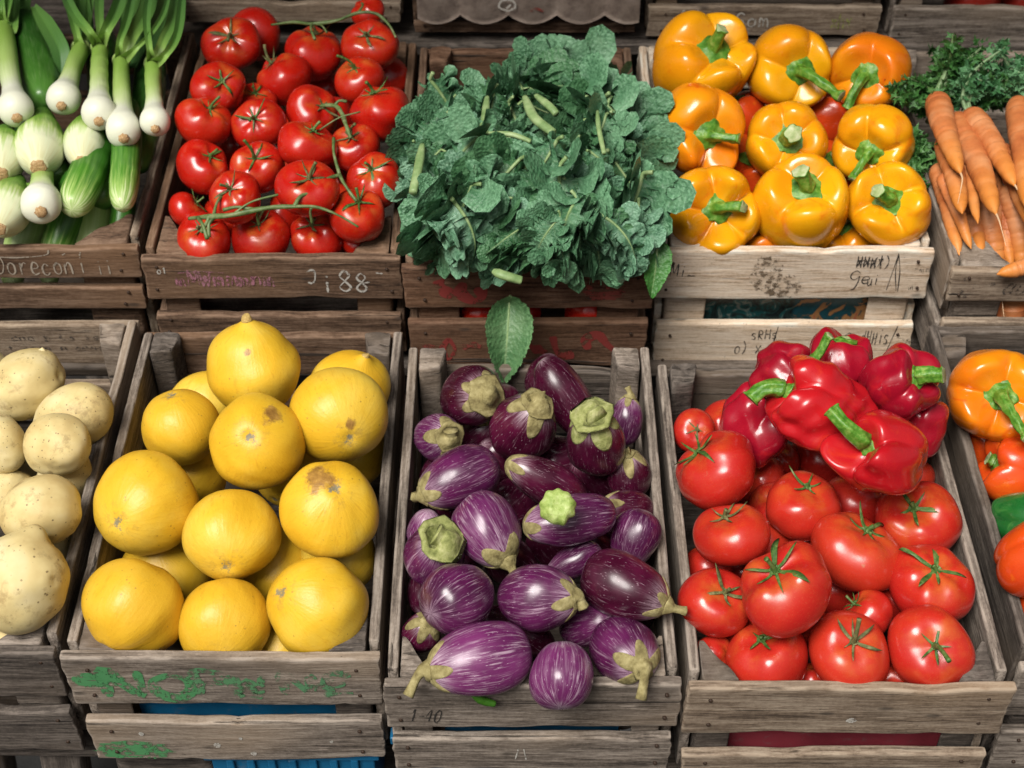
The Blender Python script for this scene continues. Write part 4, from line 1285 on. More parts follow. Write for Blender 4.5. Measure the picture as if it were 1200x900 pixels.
mark(s, 'painted_lettering', [[(.170, H*.70), (.174, H*.42), (.182, H*.26), (.196, H*.3)]], .0105, REDP, seed=6)
mark(s, 'painted_lettering', [[(.213, H*.40), (.210, H*.62), (.224, H*.72), (.236, H*.5), (.252, H*.28)]], .011, REDP, seed=7)
# pale pepper crate
s = fs('PP', 0); L, H = s[1], s[2]
mark(s, 'pen_lettering', text_lines('Mi_', .015, H*.50, H*.24, .0105, 3, .1), .0012, INK)
mark(s, 'pen_lettering', text_lines('Ge', .229, H*.34, H*.24, .0150, 4), .0011, INK)
mark(s, 'pen_lettering', text_lines('u.'.replace('.', 'i'), .251, H*.30, H*.22, .0075, 8), .0011, INK)
mark(s, 'pen_lettering', text_lines('HHHt)', .234, H*.66, H*.24, .0082, 6)+text_lines('xxxx', .234, H*.68, H*.28, .0085, 16)+text_lines('==', .235, H*.68, H*.2, .012, 26), .0011, INK)
mark(s, 'pen_lettering', [[(.288, H*.18), (.282, H*.6), (.281, H*.95)], [(.281, H*.95), (.287, H*.6), (.290, H*.16)], [(.276, H*.2), (.281, H*.9)]], .0010, INK)
mark(s, 'pen_lettering', text_lines('=m=', .304, H*.56, H*.10, .0065, 5)+text_lines('m=', .302, H*.2, H*.12, .0065, 7), .0013, INKF)
mark(s, 'dirt_stain', blob(.130, H*.55, .018, H*.40, 12, 4)+blob(.150, H*.30, .026, H*.24, 9, 9), .0055, DIRT, lift=.0010)
s = fs('PP', 1); L, H = s[1], s[2]
mark(s, 'pen_lettering', text_lines('sRHs', .118, H*.68, H*.20, .0085, 3), .0011, INK)
mark(s, 'pen_lettering', text_lines('o) x /', .100, H*.36, H*.26, .0085, 8), .0011, INK)
mark(s, 'pen_lettering', [[(.150, H*.96), (.146, H*.5), (.145, H*.32)], [(.296, H*.97), (.290, H*.5), (.289, H*.22)]], .0011, INK)
mark(s, 'pen_lettering', text_lines('O', .232, H*.46, H*.34, .016, 2), .0012, INK)
mark(s, 'pen_lettering', text_lines('dHHis', .254, H*.58, H*.30, .0070, 6), .0011, INK)
mark(s, 'pen_lettering', text_lines('=-mm', .300, H*.60, H*.14, .0052, 5)+text_lines('mm=', .300, H*.24, H*.12, .0052, 9)+text_lines('xoo', .116, H*.12, H*.12, .006, 4), .0012, INKF)
# carrot crate
s = fs('C', 0); H = s[2]
mark(s, 'pen_lettering', text_lines('aun', .060, H*.30, H*.50, .0150, 3, .3), .0022, INKF)
for bx_, by_, q in ((.016, .75, .003), (.015, .35, .003), (.020, .18, .0025), (.048, .6, .004)): mark(s, 'pen_smudge', blob(bx_, H*by_, q, q*.7, 4, 2), .0014, INKF)
# back crates
s = fs('B2', 1); L, H = s[1], s[2]
mark(s, 'chalk_lettering', text_lines('11/', .045, H*.42, H*.45, .009, 3), .0030, CHALK)
mark(s, 'chalk_lettering', text_lines('Som', .122, H*.34, H*.42, .016, 5), .0022, CHALK)
mark(s, 'chalk_lettering', text_lines('xhx', .255, H*.28, H*.50, .010, 9), .0022, YEL)
# potato crate: faded print on the back board
bk = [ch for ch in CRATES['P']['root'].children if ch.name.startswith('back_slat')][0]
s = (bk, CRATES['P']['x1']-CRATES['P']['x0']-.006, .062, .011)
mark(s, 'faded_lettering', text_lines('ona b Lo sec n', .150, .040, .009, .0095, 4), .0022, INKF)
mark(s, 'faded_lettering', text_lines('n t aoan a oonanob', .125, .024, .008, .0088, 8), .0022, INKF)
# scalloped tray: white ring and red smear
def tray_mark(lines, width, mat, name):
    V, Fc = [], []
    for l in lines:
        n = 24; P = smooth_path([(a, b, 0) for a, b in l], n); T = np.gradient(P, axis=0); T /= np.linalg.norm(T, axis=1)[:, None]
        N = np.column_stack([-T[:, 1], T[:, 0]]); b0 = len(V)
        for i in range(n):
            for k in (-1, 1): V.append((P[i, 0]+N[i, 0]*k*width/2, -.0075, P[i, 1]+N[i, 1]*k*width/2))
        Fc += [(b0+2*i, b0+2*i+1, b0+2*i+3, b0+2*i+2) for i in range(n-1)]
    link(name, mesh_data(name, V, Fc, mat), tray, Matrix.Identity(4))
tray_mark([[(-.028, .010), (-.040, .016), (-.036, .026), (-.022, .026), (-.018, .016), (-.028, .010)], [(-.030, .014), (-.024, .020)]], .003, CHALK, 'chalk_ring')
tray_mark([[(.002, .010), (.010, .014), (.02, .010)]], .004, REDP2, 'painted_smear')
# ---------------------------------------------------------------- produce in place
def axis_to(px, py, p, sx, sy, r, k):
    """axis of a fruit whose stalk (at k radii from its centre) shows at sx, sy"""
    d = ray(px, py); d = d/np.linalg.norm(d)
    a, b = (sx-px)/(r*k), (py-sy)/(r*k)
    q = math.hypot(a, b)
    if q > .96: a, b = a*.96/q, b*.96/q
    n = math.sqrt(max(.05, 1-a*a-b*b))
    u = UP-d*np.dot(UP, d); u /= np.linalg.norm(u)
    x = np.cross(d, u)
    ax = x*a+u*b-d*n
    return ax/np.linalg.norm(ax)

# ---- vine tomatoes: px, py, r, calyx px, height above the rim, stem length, label
TV = [
 (272, 51, 33, 270, 42, .045, .9, 'vine tomato with a long upright stem in the back corner by the spring onions'),
 (300, 40, 29, None, 0, .020, 0, 'dark shaded tomato half behind the tomato in the back corner'),
 (367, 62, 35, 370, 36, .045, .3, 'broad vine tomato at the back under a tangle of dry vine'),
 (433, 53, 32, 429, 40, .050, .3, 'vine tomato with a pale star calyx in the back corner by the kale'),
 (430, 14, 19, None, 0, .062, 0, 'small topmost tomato leaning on the crate behind, under the vine'),
 (331, 92, 31, 316, 72, .045, .7, 'smooth tilted tomato whose stem points up and away behind it'),
 (421, 93, 28, 415, 79, .050, .9, 'vine tomato below the one with the pale star calyx'),
 (256, 103, 31, 260, 94, .040, 0, 'vine tomato that the long upright stem from the back corner touches'),
 (446, 131, 35, 437, 108, .055, .5, 'lopsided glossy tomato with a lobed shoulder against the kale'),
 (239, 144, 31, 246, 127, .038, .6, 'tomato against the crate side below the spring onion bulbs'),
 (303, 145, 31, 297, 138, .050, .6, 'tomato in the middle of the heap with a curled green calyx'),
 (298, 121, 26, 299, 108, .025, .4, 'tomato peeping out behind the one with the curled green calyx'),
 (365, 131, 32, 378, 124, .040, .3, 'faintly cracked tomato with a dry beige crease beside its calyx'),
 (361, 170, 33, 368, 151, .050, .4, 'tomato just below the faintly cracked one, thick green calyx'),
 (415, 174, 30, 411, 161, .045, .9, 'tomato hanging from a thick forked green vine near the kale'),
 (238, 195, 31, 246, 183, .036, .5, 'tomato with a wide four-armed calyx against the crate side'),
 (300, 198, 32, 298, 185, .045, .9, 'tomato with a long sharp sepal and a small white scratch'),
 (361, 221, 36, 363, 207, .045, .7, 'large tomato with a pale rim round its stem, above the long vine'),
 (439, 212, 32, 435, 199, .048, .5, 'tomato with crinkled skin below its calyx, touching the kale'),
 (277, 231, 31, 270, 222, .030, .5, 'tomato behind the long vine, two rows above the front board'),
 (219, 246, 23, 232, 236, .015, .5, 'small tomato wedged in the front corner behind the vine cluster'),
 (419, 253, 34, 420, 236, .035, .5, 'big tomato under the thin end of the long vine'),
 (240, 281, 33, 235, 268, .018, .2, 'front row tomato under the bunched knot of the vine'),
 (306, 278, 33, 303, 264, .018, .5, 'front row tomato with a short stub calyx, second from the corner'),
 (371, 278, 33, 365, 263, .018, .5, 'front row tomato with a brown ring round its stalk'),
 (418, 287, 17, 421, 276, .012, .5, 'tiny tomato in the front corner below the big tomato'),
 (374, 104, 26, None, 0, .000, 0, None), (330, 255, 28, None, 0, -.01, 0, None), (275, 175, 26, None, 0, -.02, 0, None),
 (335, 150, 26, None, 0, -.02, 0, None), (395, 215, 26, None, 0, -.02, 0, None), (455, 90, 24, None, 0, -.01, 0, None),
 (392, 240, 25, None, 0, -.01, 0, None), (345, 200, 26, None, 0, -.02, 0, None), (265, 255, 26, None, 0, -.02, 0, None), (398, 285, 22, None, 0, -.02, 0, None), (395, 140, 26, None, 0, -.02, 0, None),
]
def place_tomatoes(T, wbase, v0, mat, cat_label, group, seed0, rad, curl=.35, xl=None):
    it = [dict(px=a[0], py=a[1], r=a[2], w=wbase+a[5]) for a in T]
    settle(it, v0+.012, xlim=xl)
    fill = None
    for k, (a, i) in enumerate(zip(T, it)):
        seed = seed0+k
        sp = random.uniform(0, 6.28)
        if a[3] is not None: ax = axis_to(a[0], a[1], i['p'], a[3], a[4], a[2], .70)
        else: ax = cam_vec(random.uniform(-.6, .6), random.uniform(-.3, .8), random.uniform(-.6, .5))
        m = place(i['p'], align(ax, sp), i['R']*1.02)
        if a[7] is None and fill is not None:
            o = fill.copy(); COL.objects.link(o); o.matrix_world = WORLD @ m
            continue
        me, dip, obl = tomato_mesh(seed, mat, obl=random.uniform(.76, .90), rib=a[8] if len(a) > 8 else None)
        o = link('tomato', me, None, m)
        tag(o, a[7] or cat_label, 'tomato', group)
        if a[7] is None: fill = o
        if a[3] is not None: add_calyx(o, seed, dip, obl, rad=rad*random.uniform(.85, 1.15), stem=a[6], curl=curl, n=5 if seed % 3 else 6, thin=3.6 if seed >= 200 else 4.6)
WR2 = CRATES['TO']['w']
place_tomatoes(TV, WR2, CRATES['TO']['v0'], T_VINE, 'red tomato sunk deep in the heap of vine tomatoes, mostly hidden', 'vine tomatoes in the brown crate', 100, .62, xl=(CRATES['TO']['x0'], CRATES['TO']['x1'], WR2))

def vine(label, pts, rad, knobs=(), seed=0, w=None):
    P = [at(a, b, w=WR2+c) for a, b, c in pts]
    P0 = P[0]
    rad = [q*.78 for q in rad]
    V, Fc, t = tube(np.array(P)-P0, rad, 9, 70, mod=lambda t, th: 1+.12*np.cos(2*th+t*30))
    o = link('tomato_vine', mesh_data('tomato_vine', V, Fc, G_VINE), None, place(P0))
    tag(o, label, 'vine')
    for (a, b, c), (a2, b2, c2), r_ in knobs:
        q0, q1 = at(a, b, w=WR2+c)-P0, at(a2, b2, w=WR2+c2)-P0
        mid = (q0+q1)/2+np.array([random.uniform(-.004, .004), 0, .004])
        V, Fc, t = tube([q0, mid, q1], [r_*.85, r_*.6, r_*.8], 8, 12)
        link('side_stem', mesh_data('side_stem', V, Fc, G_VINE), o, Matrix.Identity(4))
vine('long green vine lying along the front row of vine tomatoes', [(222, 256, .045), (245, 254, .060), (272, 252, .068), (300, 246, .072), (320, 243, .072), (345, 242, .072), (372, 243, .070), (398, 253, .062), (420, 266, .050)], [.0030, .0038, .0040, .0036, .0034, .0030, .0022, .0018, .0014],
     [((305, 246, .07), (304, 264, .045), .0026), ((365, 243, .07), (366, 262, .045), .0024), ((345, 242, .072), (368, 225, .075), .0034), ((368, 225, .075), (398, 205, .078), .0030), ((398, 205, .078), (391, 162, .090), .0026), ((398, 205, .078), (418, 236, .066), .0028), ((250, 254, .06), (262, 228, .062), .0026), ((272, 252, .068), (326, 228, .082), .0018), ((245, 254, .06), (236, 272, .046), .0036), ((232, 255, .055), (243, 280, .046), .0032), ((252, 254, .06), (245, 278, .046), .0030), ((300, 246, .07), (262, 246, .068), .0030)])
vine('thick forked green vine between the tomatoes near the kale', [(376, 124, .080), (392, 124, .086), (400, 132, .086), (406, 148, .084), (411, 162, .078)], [.0026, .0034, .0036, .0032, .003], [((392, 124, .086), (406, 119, .088), .0026), ((375, 152, .08), (422, 131, .094), .0012)])
vine('dry vine draped over the topmost tomatoes against the back crate', [(318, 29, .066), (345, 26, .075), (366, 28, .082), (395, 24, .085), (420, 15, .090), (440, 16, .090), (455, 28, .084), (464, 44, .076)], [.002, .0026, .003, .003, .0026, .0028, .0022, .0016], [((366, 28, .082), (369, 46, .084), .0026), ((366, 28, .08), (383, 38, .085), .0018), ((420, 15, .09), (424, 4, .092), .002)])

# ---- large tomatoes
TB = [
 (811, 506, 25, 814, 503, .000, .2, 'small tomato with a fresh leafy calyx in the back corner', .02),
 (840, 551, 49, 815, 527, .040, 0, 'largest bare tomato with a pale stalk scar and no calyx', .06),
 (856, 626, 43, 849, 603, .040, .3, 'tomato with a brown forked calyx below the bare scarred one', .02),
 (940, 592, 42, 946, 571, .040, .15, 'round tomato in the middle just beneath the red peppers', .02),
 (1003, 647, 53, 1018, 618, .050, .2, 'big smooth tomato with a withered grey calyx near its top', .03),
 (1075, 611, 48, 1071, 596, .042, .2, 'tomato with a large spidery calyx close beside the red peppers', .03),
 (839, 705, 42, 851, 693, .022, .3, 'tomato by the eggplant crate with a ragged dark calyx', .02),
 (920, 689, 54, 908, 668, .055, .5, 'ribbed orange red tomato with tall pale pointed sepals', .09),
 (1091, 686, 49, 1097, 667, .034, .15, 'tomato with a pale loop of scar under its small calyx', .04),
 (899, 771, 46, 893, 750, .012, .15, 'front row tomato with a flat calyx and white fleck', .02),
 (994, 763, 48, 1000, 752, .014, .7, 'front row tomato with a long star calyx and upright stem', .03),
 (1091, 760, 49, 1096, 757, .014, .9, 'front row tomato with a dark cross calyx nearest the corner post', .03),
 (1015, 720, 31, 1000, 707, .010, .4, 'tomato tucked between the ribbed one and the front row', .02),
 (834, 770, 26, None, 0, -.02, 0, None), (898, 640, 30, None, 0, .0, 0, None), (885, 565, 34, None, 0, -.02, 0, None), (905, 540, 30, None, 0, -.02, 0, None), (955, 800, 26, None, 0, -.03, 0, None), (1045, 800, 26, None, 0, -.03, 0, None),
 (820, 665, 28, None, 0, -.03, 0, None), (945, 640, 30, None, 0, -.03, 0, None), (1110, 560, 26, None, 0, -.03, 0, None), (1050, 705, 28, None, 0, -.03, 0, None), (870, 740, 28, None, 0, -.03, 0, None), (850, 500, 30, None, 0, -.03, 0, None), (1000, 590, 36, None, 0, -.03, 0, None), (960, 545, 38, None, 0, -.03, 0, None), (1035, 600, 34, None, 0, -.04, 0, None), (910, 600, 34, None, 0, -.04, 0, None), (1080, 545, 34, None, 0, -.04, 0, None), (975, 690, 34, None, 0, -.05, 0, None), (1040, 660, 34, None, 0, -.05, 0, None), (870, 670, 34, None, 0, -.05, 0, None), (1090, 640, 30, None, 0, -.05, 0, None), (1000, 500, 34, None, 0, .0, 0, None), (940, 730, 30, None, 0, -.04, 0, None),
]
place_tomatoes(TB, 0, CRATES['T']['v0'], T_BIG, 'tomato sunk low between the large tomatoes and mostly hidden', 'large tomatoes in the grey brown crate', 200, .70, .30, xl=(CRATES['T']['x0'], CRATES['T']['x1'], 0))

# tomatoes seen through the gap of the kale crate
cK = CRATES['K']
fill = None
for k, (px, py, r, lab) in enumerate([(520, 366, 15, 'small tomato at the outer end of the gap under the kale'), (560, 368, 17, 'tomato in the gap under the kale just before the hanging leaf'), (614, 368, 16, 'tomato in the gap under the kale just past the hanging leaf'), (687, 366, 22, 'largest bright tomato in the gap of the kale crate'), (722, 368, 17, 'shaded tomato at the pale crate end of the gap under the kale')]):
    p = at(px, py, v=cK['v0']+.036); Rr = (r+4)*depth(p)/F
    me, dip, obl = tomato_mesh(300+k, T_VINE)
    o = link('tomato', me, None, place(p, align(cam_vec(random.uniform(-.5, .5), .8, -.2), k), Rr)); tag(o, lab, 'tomato', 'tomatoes under the kale')

# ---- peppers: px, py, r, stem px, w, kind, lobes, H, stem (length, bend), label
WPP = CRATES['PP']['w']
def pep(T, wbase, v0, group, seed0, lim=.055, xl=None):
    it = [dict(px=a[0], py=a[1], r=a[2], w=wbase+a[5]) for a in T]
    settle(it, v0+.012, soft=.90, lim=lim, xlim=xl)
    for k, (a, i) in enumerate(zip(T, it)):
        px, py, r, sx, sy, w, mat, n, H, g, dip, length, bend, label = a[:14]
        ex = a[14] if len(a) > 14 else {}
        seed = ex.get('seed', seed0+k)
        me, z0 = pepper_mesh(seed, mat, n, H, g, dip, top=ex.get('top', 1.0), fold=.11 if mat in (P_RED, P_CRI) else 0, skew=ex.get('skew', .12))
        ax = axis_to(px, py, i['p'], sx, sy, r, ex.get('k', max(.45, z0)))
        rot = align(ax, 0)
        # bend given in the picture plane: turn it into the pepper's own axes
        bw = RT*bend[0]-UP*bend[1]
        loc = rot.to_3x3().transposed() @ Vector(bw)
        o = link('bell_pepper', me, None, place(i['p'], rot, i['R']*ex.get('s', 1.0)))
        tag(o, label, 'pepper', group)
        if length: pepper_stem(o, seed, z0, ex.get('smat', G_STALK), ex.get('crown', .34), length, (loc.x, loc.y), thick=ex.get('thick', .115), droop=ex.get('droop', 0))
        else: pepper_stem(o, seed, z0, ex.get('smat', G_STALK), .40, .06, (0, 0), thick=.12)
YP = [
 (823, 76, 58, 834, 58, .058, P_YEL, 5, 1.00, .14, .34, .42, (.05, -.12), 'yellow pepper with a short upright stalk at the back by the kale'),
 (927, 79, 50, 936, 82, .062, P_YEL, 4, 1.0, .12, .30, .85, (.75, .55), 'yellow pepper with a thick green stalk reaching across to its neighbour'),
 (1021, 86, 47, 1014, 88, .060, P_ORA, 3, .98, .15, .34, .60, (-.42, .80), 'orange yellow pepper at the back whose stalk droops straight down', {'crown': .36, 'droop': .25}),
 (818, 155, 52, 829, 158, .050, P_ORA, 4, .95, .15, .36, .45, (.55, .05), 'orange yellow pepper with a pale cut stalk, beside the kale', {'crown': .37}),
 (922, 168, 50, 924, 163, .060, P_YEL, 5, 1.0, .15, .36, .50, (.05, .0), 'middle yellow pepper with its stalk end facing straight out', {'crown': .36, 'thick': .17, 's': 1.0}),
 (1026, 169, 47, 1020, 177, .056, P_YEL, 5, .95, .16, .34, .65, (-.38, .60), 'pale yellow pepper whose thin stalk bends down towards the front row', {'crown': .34, 'thick': .10}),
 (836, 246, 54, 840, 244, .026, P_YEL, 5, .9, .17, .36, .40, (.50, .0), 'front row yellow pepper with a bleached spot beside its stalk', {'crown': .34}),
 (942, 240, 58, 945, 222, .028, P_YEL, 4, 1.05, .11, .34, .42, (-.16, -.12), 'large smooth yellow pepper in the middle of the front row', {'crown': .34, 'thick': .14}),
 (1043, 244, 53, 1043, 236, .026, P_YEL, 4, .95, .16, .34, .42, (-.28, -.10), 'front row yellow pepper beside the carrots', {'crown': .34, 'thick': .14}),
 (885, 285, 44, 885, 265, -.015, P_ORA, 4, 1.0, .12, .3, 0, (0, 0), 'orange pepper wedged low between the bleached and the large smooth pepper'),
 (992, 285, 44, 990, 265, -.015, P_ORA, 4, 1.0, .12, .3, 0, (0, 0), 'orange pepper wedged low between the large smooth pepper and the carrot side'),
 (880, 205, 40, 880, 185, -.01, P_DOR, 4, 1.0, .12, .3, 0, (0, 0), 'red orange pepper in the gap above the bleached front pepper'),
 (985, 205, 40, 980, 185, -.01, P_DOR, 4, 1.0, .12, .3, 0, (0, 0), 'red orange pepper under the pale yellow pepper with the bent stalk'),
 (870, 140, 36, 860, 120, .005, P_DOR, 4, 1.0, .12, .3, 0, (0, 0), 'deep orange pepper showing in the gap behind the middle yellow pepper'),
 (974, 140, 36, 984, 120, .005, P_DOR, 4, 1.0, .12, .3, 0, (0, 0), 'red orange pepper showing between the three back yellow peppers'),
]
pep(YP, WPP, CRATES['PP']['v0'], 'yellow peppers in the pale crate', 400)

RP = [
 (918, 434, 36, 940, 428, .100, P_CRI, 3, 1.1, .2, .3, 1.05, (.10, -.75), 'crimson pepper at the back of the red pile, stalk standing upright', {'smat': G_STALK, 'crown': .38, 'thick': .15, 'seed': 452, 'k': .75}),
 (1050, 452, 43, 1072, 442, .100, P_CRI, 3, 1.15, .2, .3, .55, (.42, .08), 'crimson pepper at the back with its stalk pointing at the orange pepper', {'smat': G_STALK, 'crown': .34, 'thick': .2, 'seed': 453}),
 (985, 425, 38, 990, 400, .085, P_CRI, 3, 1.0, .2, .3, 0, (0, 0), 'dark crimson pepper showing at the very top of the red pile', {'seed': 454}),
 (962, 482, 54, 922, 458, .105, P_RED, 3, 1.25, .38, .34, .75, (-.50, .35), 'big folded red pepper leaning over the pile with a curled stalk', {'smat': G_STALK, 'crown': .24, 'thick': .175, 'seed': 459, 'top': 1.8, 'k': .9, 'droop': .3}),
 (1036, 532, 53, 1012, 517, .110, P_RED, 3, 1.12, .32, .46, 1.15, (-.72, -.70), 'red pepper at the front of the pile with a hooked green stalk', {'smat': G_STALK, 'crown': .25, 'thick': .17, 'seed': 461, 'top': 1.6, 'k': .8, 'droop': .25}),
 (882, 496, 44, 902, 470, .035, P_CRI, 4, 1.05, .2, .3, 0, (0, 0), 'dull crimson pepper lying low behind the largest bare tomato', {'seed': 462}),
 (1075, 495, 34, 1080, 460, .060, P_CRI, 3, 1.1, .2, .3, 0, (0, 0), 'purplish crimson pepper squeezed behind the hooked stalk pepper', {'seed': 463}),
]
pep(RP, 0, CRATES['T']['v0'], 'red peppers on the large tomatoes', 450, lim=.05)

XP = [
 (1170, 463, 54, 1172, 464, .050, P_ORA, 4, .98, .14, .34, .80, (.50, .85), 'yellow orange pepper with a long bent stalk in the dark crate', {'crown': .34, 'thick': .12}),
 (1176, 551, 44, 1150, 540, .030, P_DOR, 4, 1.0, .2, .40, .18, (-.1, -.05), 'red orange pepper lying between the yellow orange pepper and the cucumber', {'smat': G_DARKST, 'crown': .30, 'thick': .16}),
 (1205, 610, 40, 1250, 612, .004, P_GRN, 3, 1.5, .16, .3, 0, (0, 0), 'bright green pepper lying between two red orange peppers', {'s': .85}),
 (1135, 640, 36, 1140, 620, -.03, P_ORA, 4, 1.0, .14, .3, 0, (0, 0), 'orange pepper low by the inner side of the dark crate'),
 (1120, 520, 34, 1125, 500, -.03, P_DOR, 4, 1.0, .14, .3, 0, (0, 0), 'red orange pepper low behind the side board of the dark crate'),
 (1180, 715, 38, 1185, 700, -.02, P_DOR, 4, 1.0, .14, .3, 0, (0, 0), 'red orange pepper in the front corner of the dark crate'),
 (1215, 655, 48, 1235, 640, .040, P_DOR, 4, 1.05, .16, .34, .5, (.2, 0), 'red orange pepper below the green cucumber in the dark crate'),
 (1255, 545, 46, 1262, 530, .030, P_ORA, 4, 1.0, .16, .34, .5, (.2, 0), 'orange pepper deep along the side of the dark crate'),
 (1262, 450, 46, 1262, 430, .030, P_DOR, 4, 1.0, .16, .34, .5, (.2, 0), 'red orange pepper at the far back of the dark crate'),
 (1345, 470, 46, 1353, 458, .02, P_ORA, 4, 1.0, .15, .34, .5, (.2, .1), 'pepper in the outer part of the dark crate of mixed peppers'),
 (1350, 560, 46, 1344, 548, .02, P_DOR, 4, 1.0, .15, .34, .5, (.2, .1), 'pepper in the outer part of the dark crate of mixed peppers'),
 (1310, 625, 46, 1318, 613, .02, P_YEL, 4, 1.0, .15, .34, .5, (.2, .1), 'pepper in the outer part of the dark crate of mixed peppers'),
 (1375, 655, 46, 1379, 643, .02, P_ORA, 4, 1.0, .15, .34, .5, (.2, .1), 'pepper in the outer part of the dark crate of mixed peppers'),
 (1430, 470, 46, 1434, 458, .02, P_YEL, 4, 1.0, .15, .34, .5, (.2, .1), 'pepper in the outer part of the dark crate of mixed peppers'),
 (1440, 565, 46, 1448, 553, .02, P_DOR, 4, 1.0, .15, .34, .5, (.2, .1), 'pepper in the outer part of the dark crate of mixed peppers'),
 (1465, 660, 46, 1457, 648, .02, P_ORA, 4, 1.0, .15, .34, .5, (.2, .1), 'pepper in the outer part of the dark crate of mixed peppers'),
 (1390, 735, 46, 1395, 723, .02, P_DOR, 4, 1.0, .15, .34, .5, (.2, .1), 'pepper in the outer part of the dark crate of mixed peppers'),
 (1480, 740, 46, 1485, 728, .02, P_YEL, 4, 1.0, .15, .34, .5, (.2, .1), 'pepper in the outer part of the dark crate of mixed peppers'),
 (1290, 700, 46, 1292, 690, .015, P_ORA, 4, 1.0, .16, .34, .5, (.2, 0), 'orange pepper by the front board of the dark crate'),
]
pep(XP, 0, CRATES['R']['v0'], 'mixed peppers in the dark crate', 480, xl=(CRATES['R']['x0'], CRATES['R']['x1'], .02))

# ---- melons: px, py, r, pole px, which pole ('n' nipple or 's' scar), w, patch, label
ML = [
 (296, 431, 57, 290, 380, 'n', .060, (.05, .30, .9, .20), 'yellow melon with a pointed tip standing at the top of the pile'),
 (212, 501, 48, 201, 462, 's', .035, None, 'smaller yellow melon with a brown scarred crown by the crate side'),
 (300, 519, 56, 293, 512, 's', .055, (.45, .62, .64, .55), 'yellow melon with a large rusty brown patch'),
 (399, 486, 57, 409, 512, 's', .055, (.30, -.15, .9, .22), 'big yellow melon with a grey slit scar against the eggplant side'),
 (410, 455, 46, 426, 422, 'n', .020, None, 'tan yellow melon with a brown tip behind the grey scarred one'),
 (171, 593, 61, 140, 610, 's', .035, None, 'yellow melon with a bluish grey scar beside the potatoes'),
 (271, 625, 56, 267, 661, 's', .050, None, 'central yellow melon with wrinkles running down to its scar'),
 (385, 600, 58, 393, 574, 's', .045, (-.1, .75, .65, .75), 'rough speckled yellow melon with a russet top'),
 (149, 714, 59, 186, 668, 'x', .004, None, 'plain smooth yellow melon in the front corner beside the potatoes'),
 (260, 728, 54, 255, 769, 's', .002, None, 'ribbed yellow melon in the middle of the front row'),
 (373, 714, 61, 331, 694, 's', .010, None, 'large pale yellow melon in the front corner beside the eggplants'),
 (222, 556, 46, None, 0, 'x', -.03, None, None), (195, 672, 52, 185, 645, 'n', -.03, None, 'yellow melon with a brown rubbed rim behind the plain smooth one'), (345, 552, 46, None, 0, 'x', -.035, None, None),
 (325, 668, 50, None, 0, 'x', -.035, None, None), (432, 655, 44, None, 0, 'x', -.03, None, None), (432, 530, 44, None, 0, 'x', -.03, None, None), (330, 768, 40, None, 0, 'x', -.04, None, None), (245, 480, 44, None, 0, 'x', -.03, None, None),
]
it = [dict(px=a[0], py=a[1], r=a[2], w=a[6]) for a in ML]
settle(it, .012, xlim=(CRATES['M']['x0'], CRATES['M']['x1'], 0))
fill = None
for k, (a, i) in enumerate(zip(ML, it)):
    px, py, r, sx, sy, kind, w, patch, lab = a
    sp = 0
    if kind == 'n': ax = axis_to(px, py, i['p'], sx, sy, r, .98)
    elif kind == 's': ax = -axis_to(px, py, i['p'], sx, sy, r, .95)
    else: ax = cam_vec(.5, .8, -.45)
    rot = align(ax, sp)
    m = place(i['p'], rot, i['R'])
    if lab is None and fill is not None:
        o = fill.copy(); COL.objects.link(o); o.matrix_world = WORLD @ m; continue
    if patch is not None:
        d = rot.to_3x3().transposed() @ Vector(cam_vec(*patch[:3])); patch = (d.x, d.y, d.z, patch[3])
    me = melon_mesh(600+k, .14 if kind == 'n' else .02, patch)
    o = link('melon', me, None, m); tag(o, lab or 'yellow melon buried under the pile in the melon crate', 'melon', 'yellow melons')
    if lab is None: fill = o
    if kind == 'n':
        V, Fc, t = tube([(0, 0, 1.04), (.01, 0, 1.12), (.02, .01, 1.15)], [.12, .10, .085], 12, 10)
        link('stalk_end', mesh_data('stalk_end', V, Fc, mat_green('dry_stalk_%d' % k if False else 'dry_stalk', (.3, .17, .05), (.5, .34, .10), (.62, .47, .18), 60, .8)), o, Matrix.Identity(4))

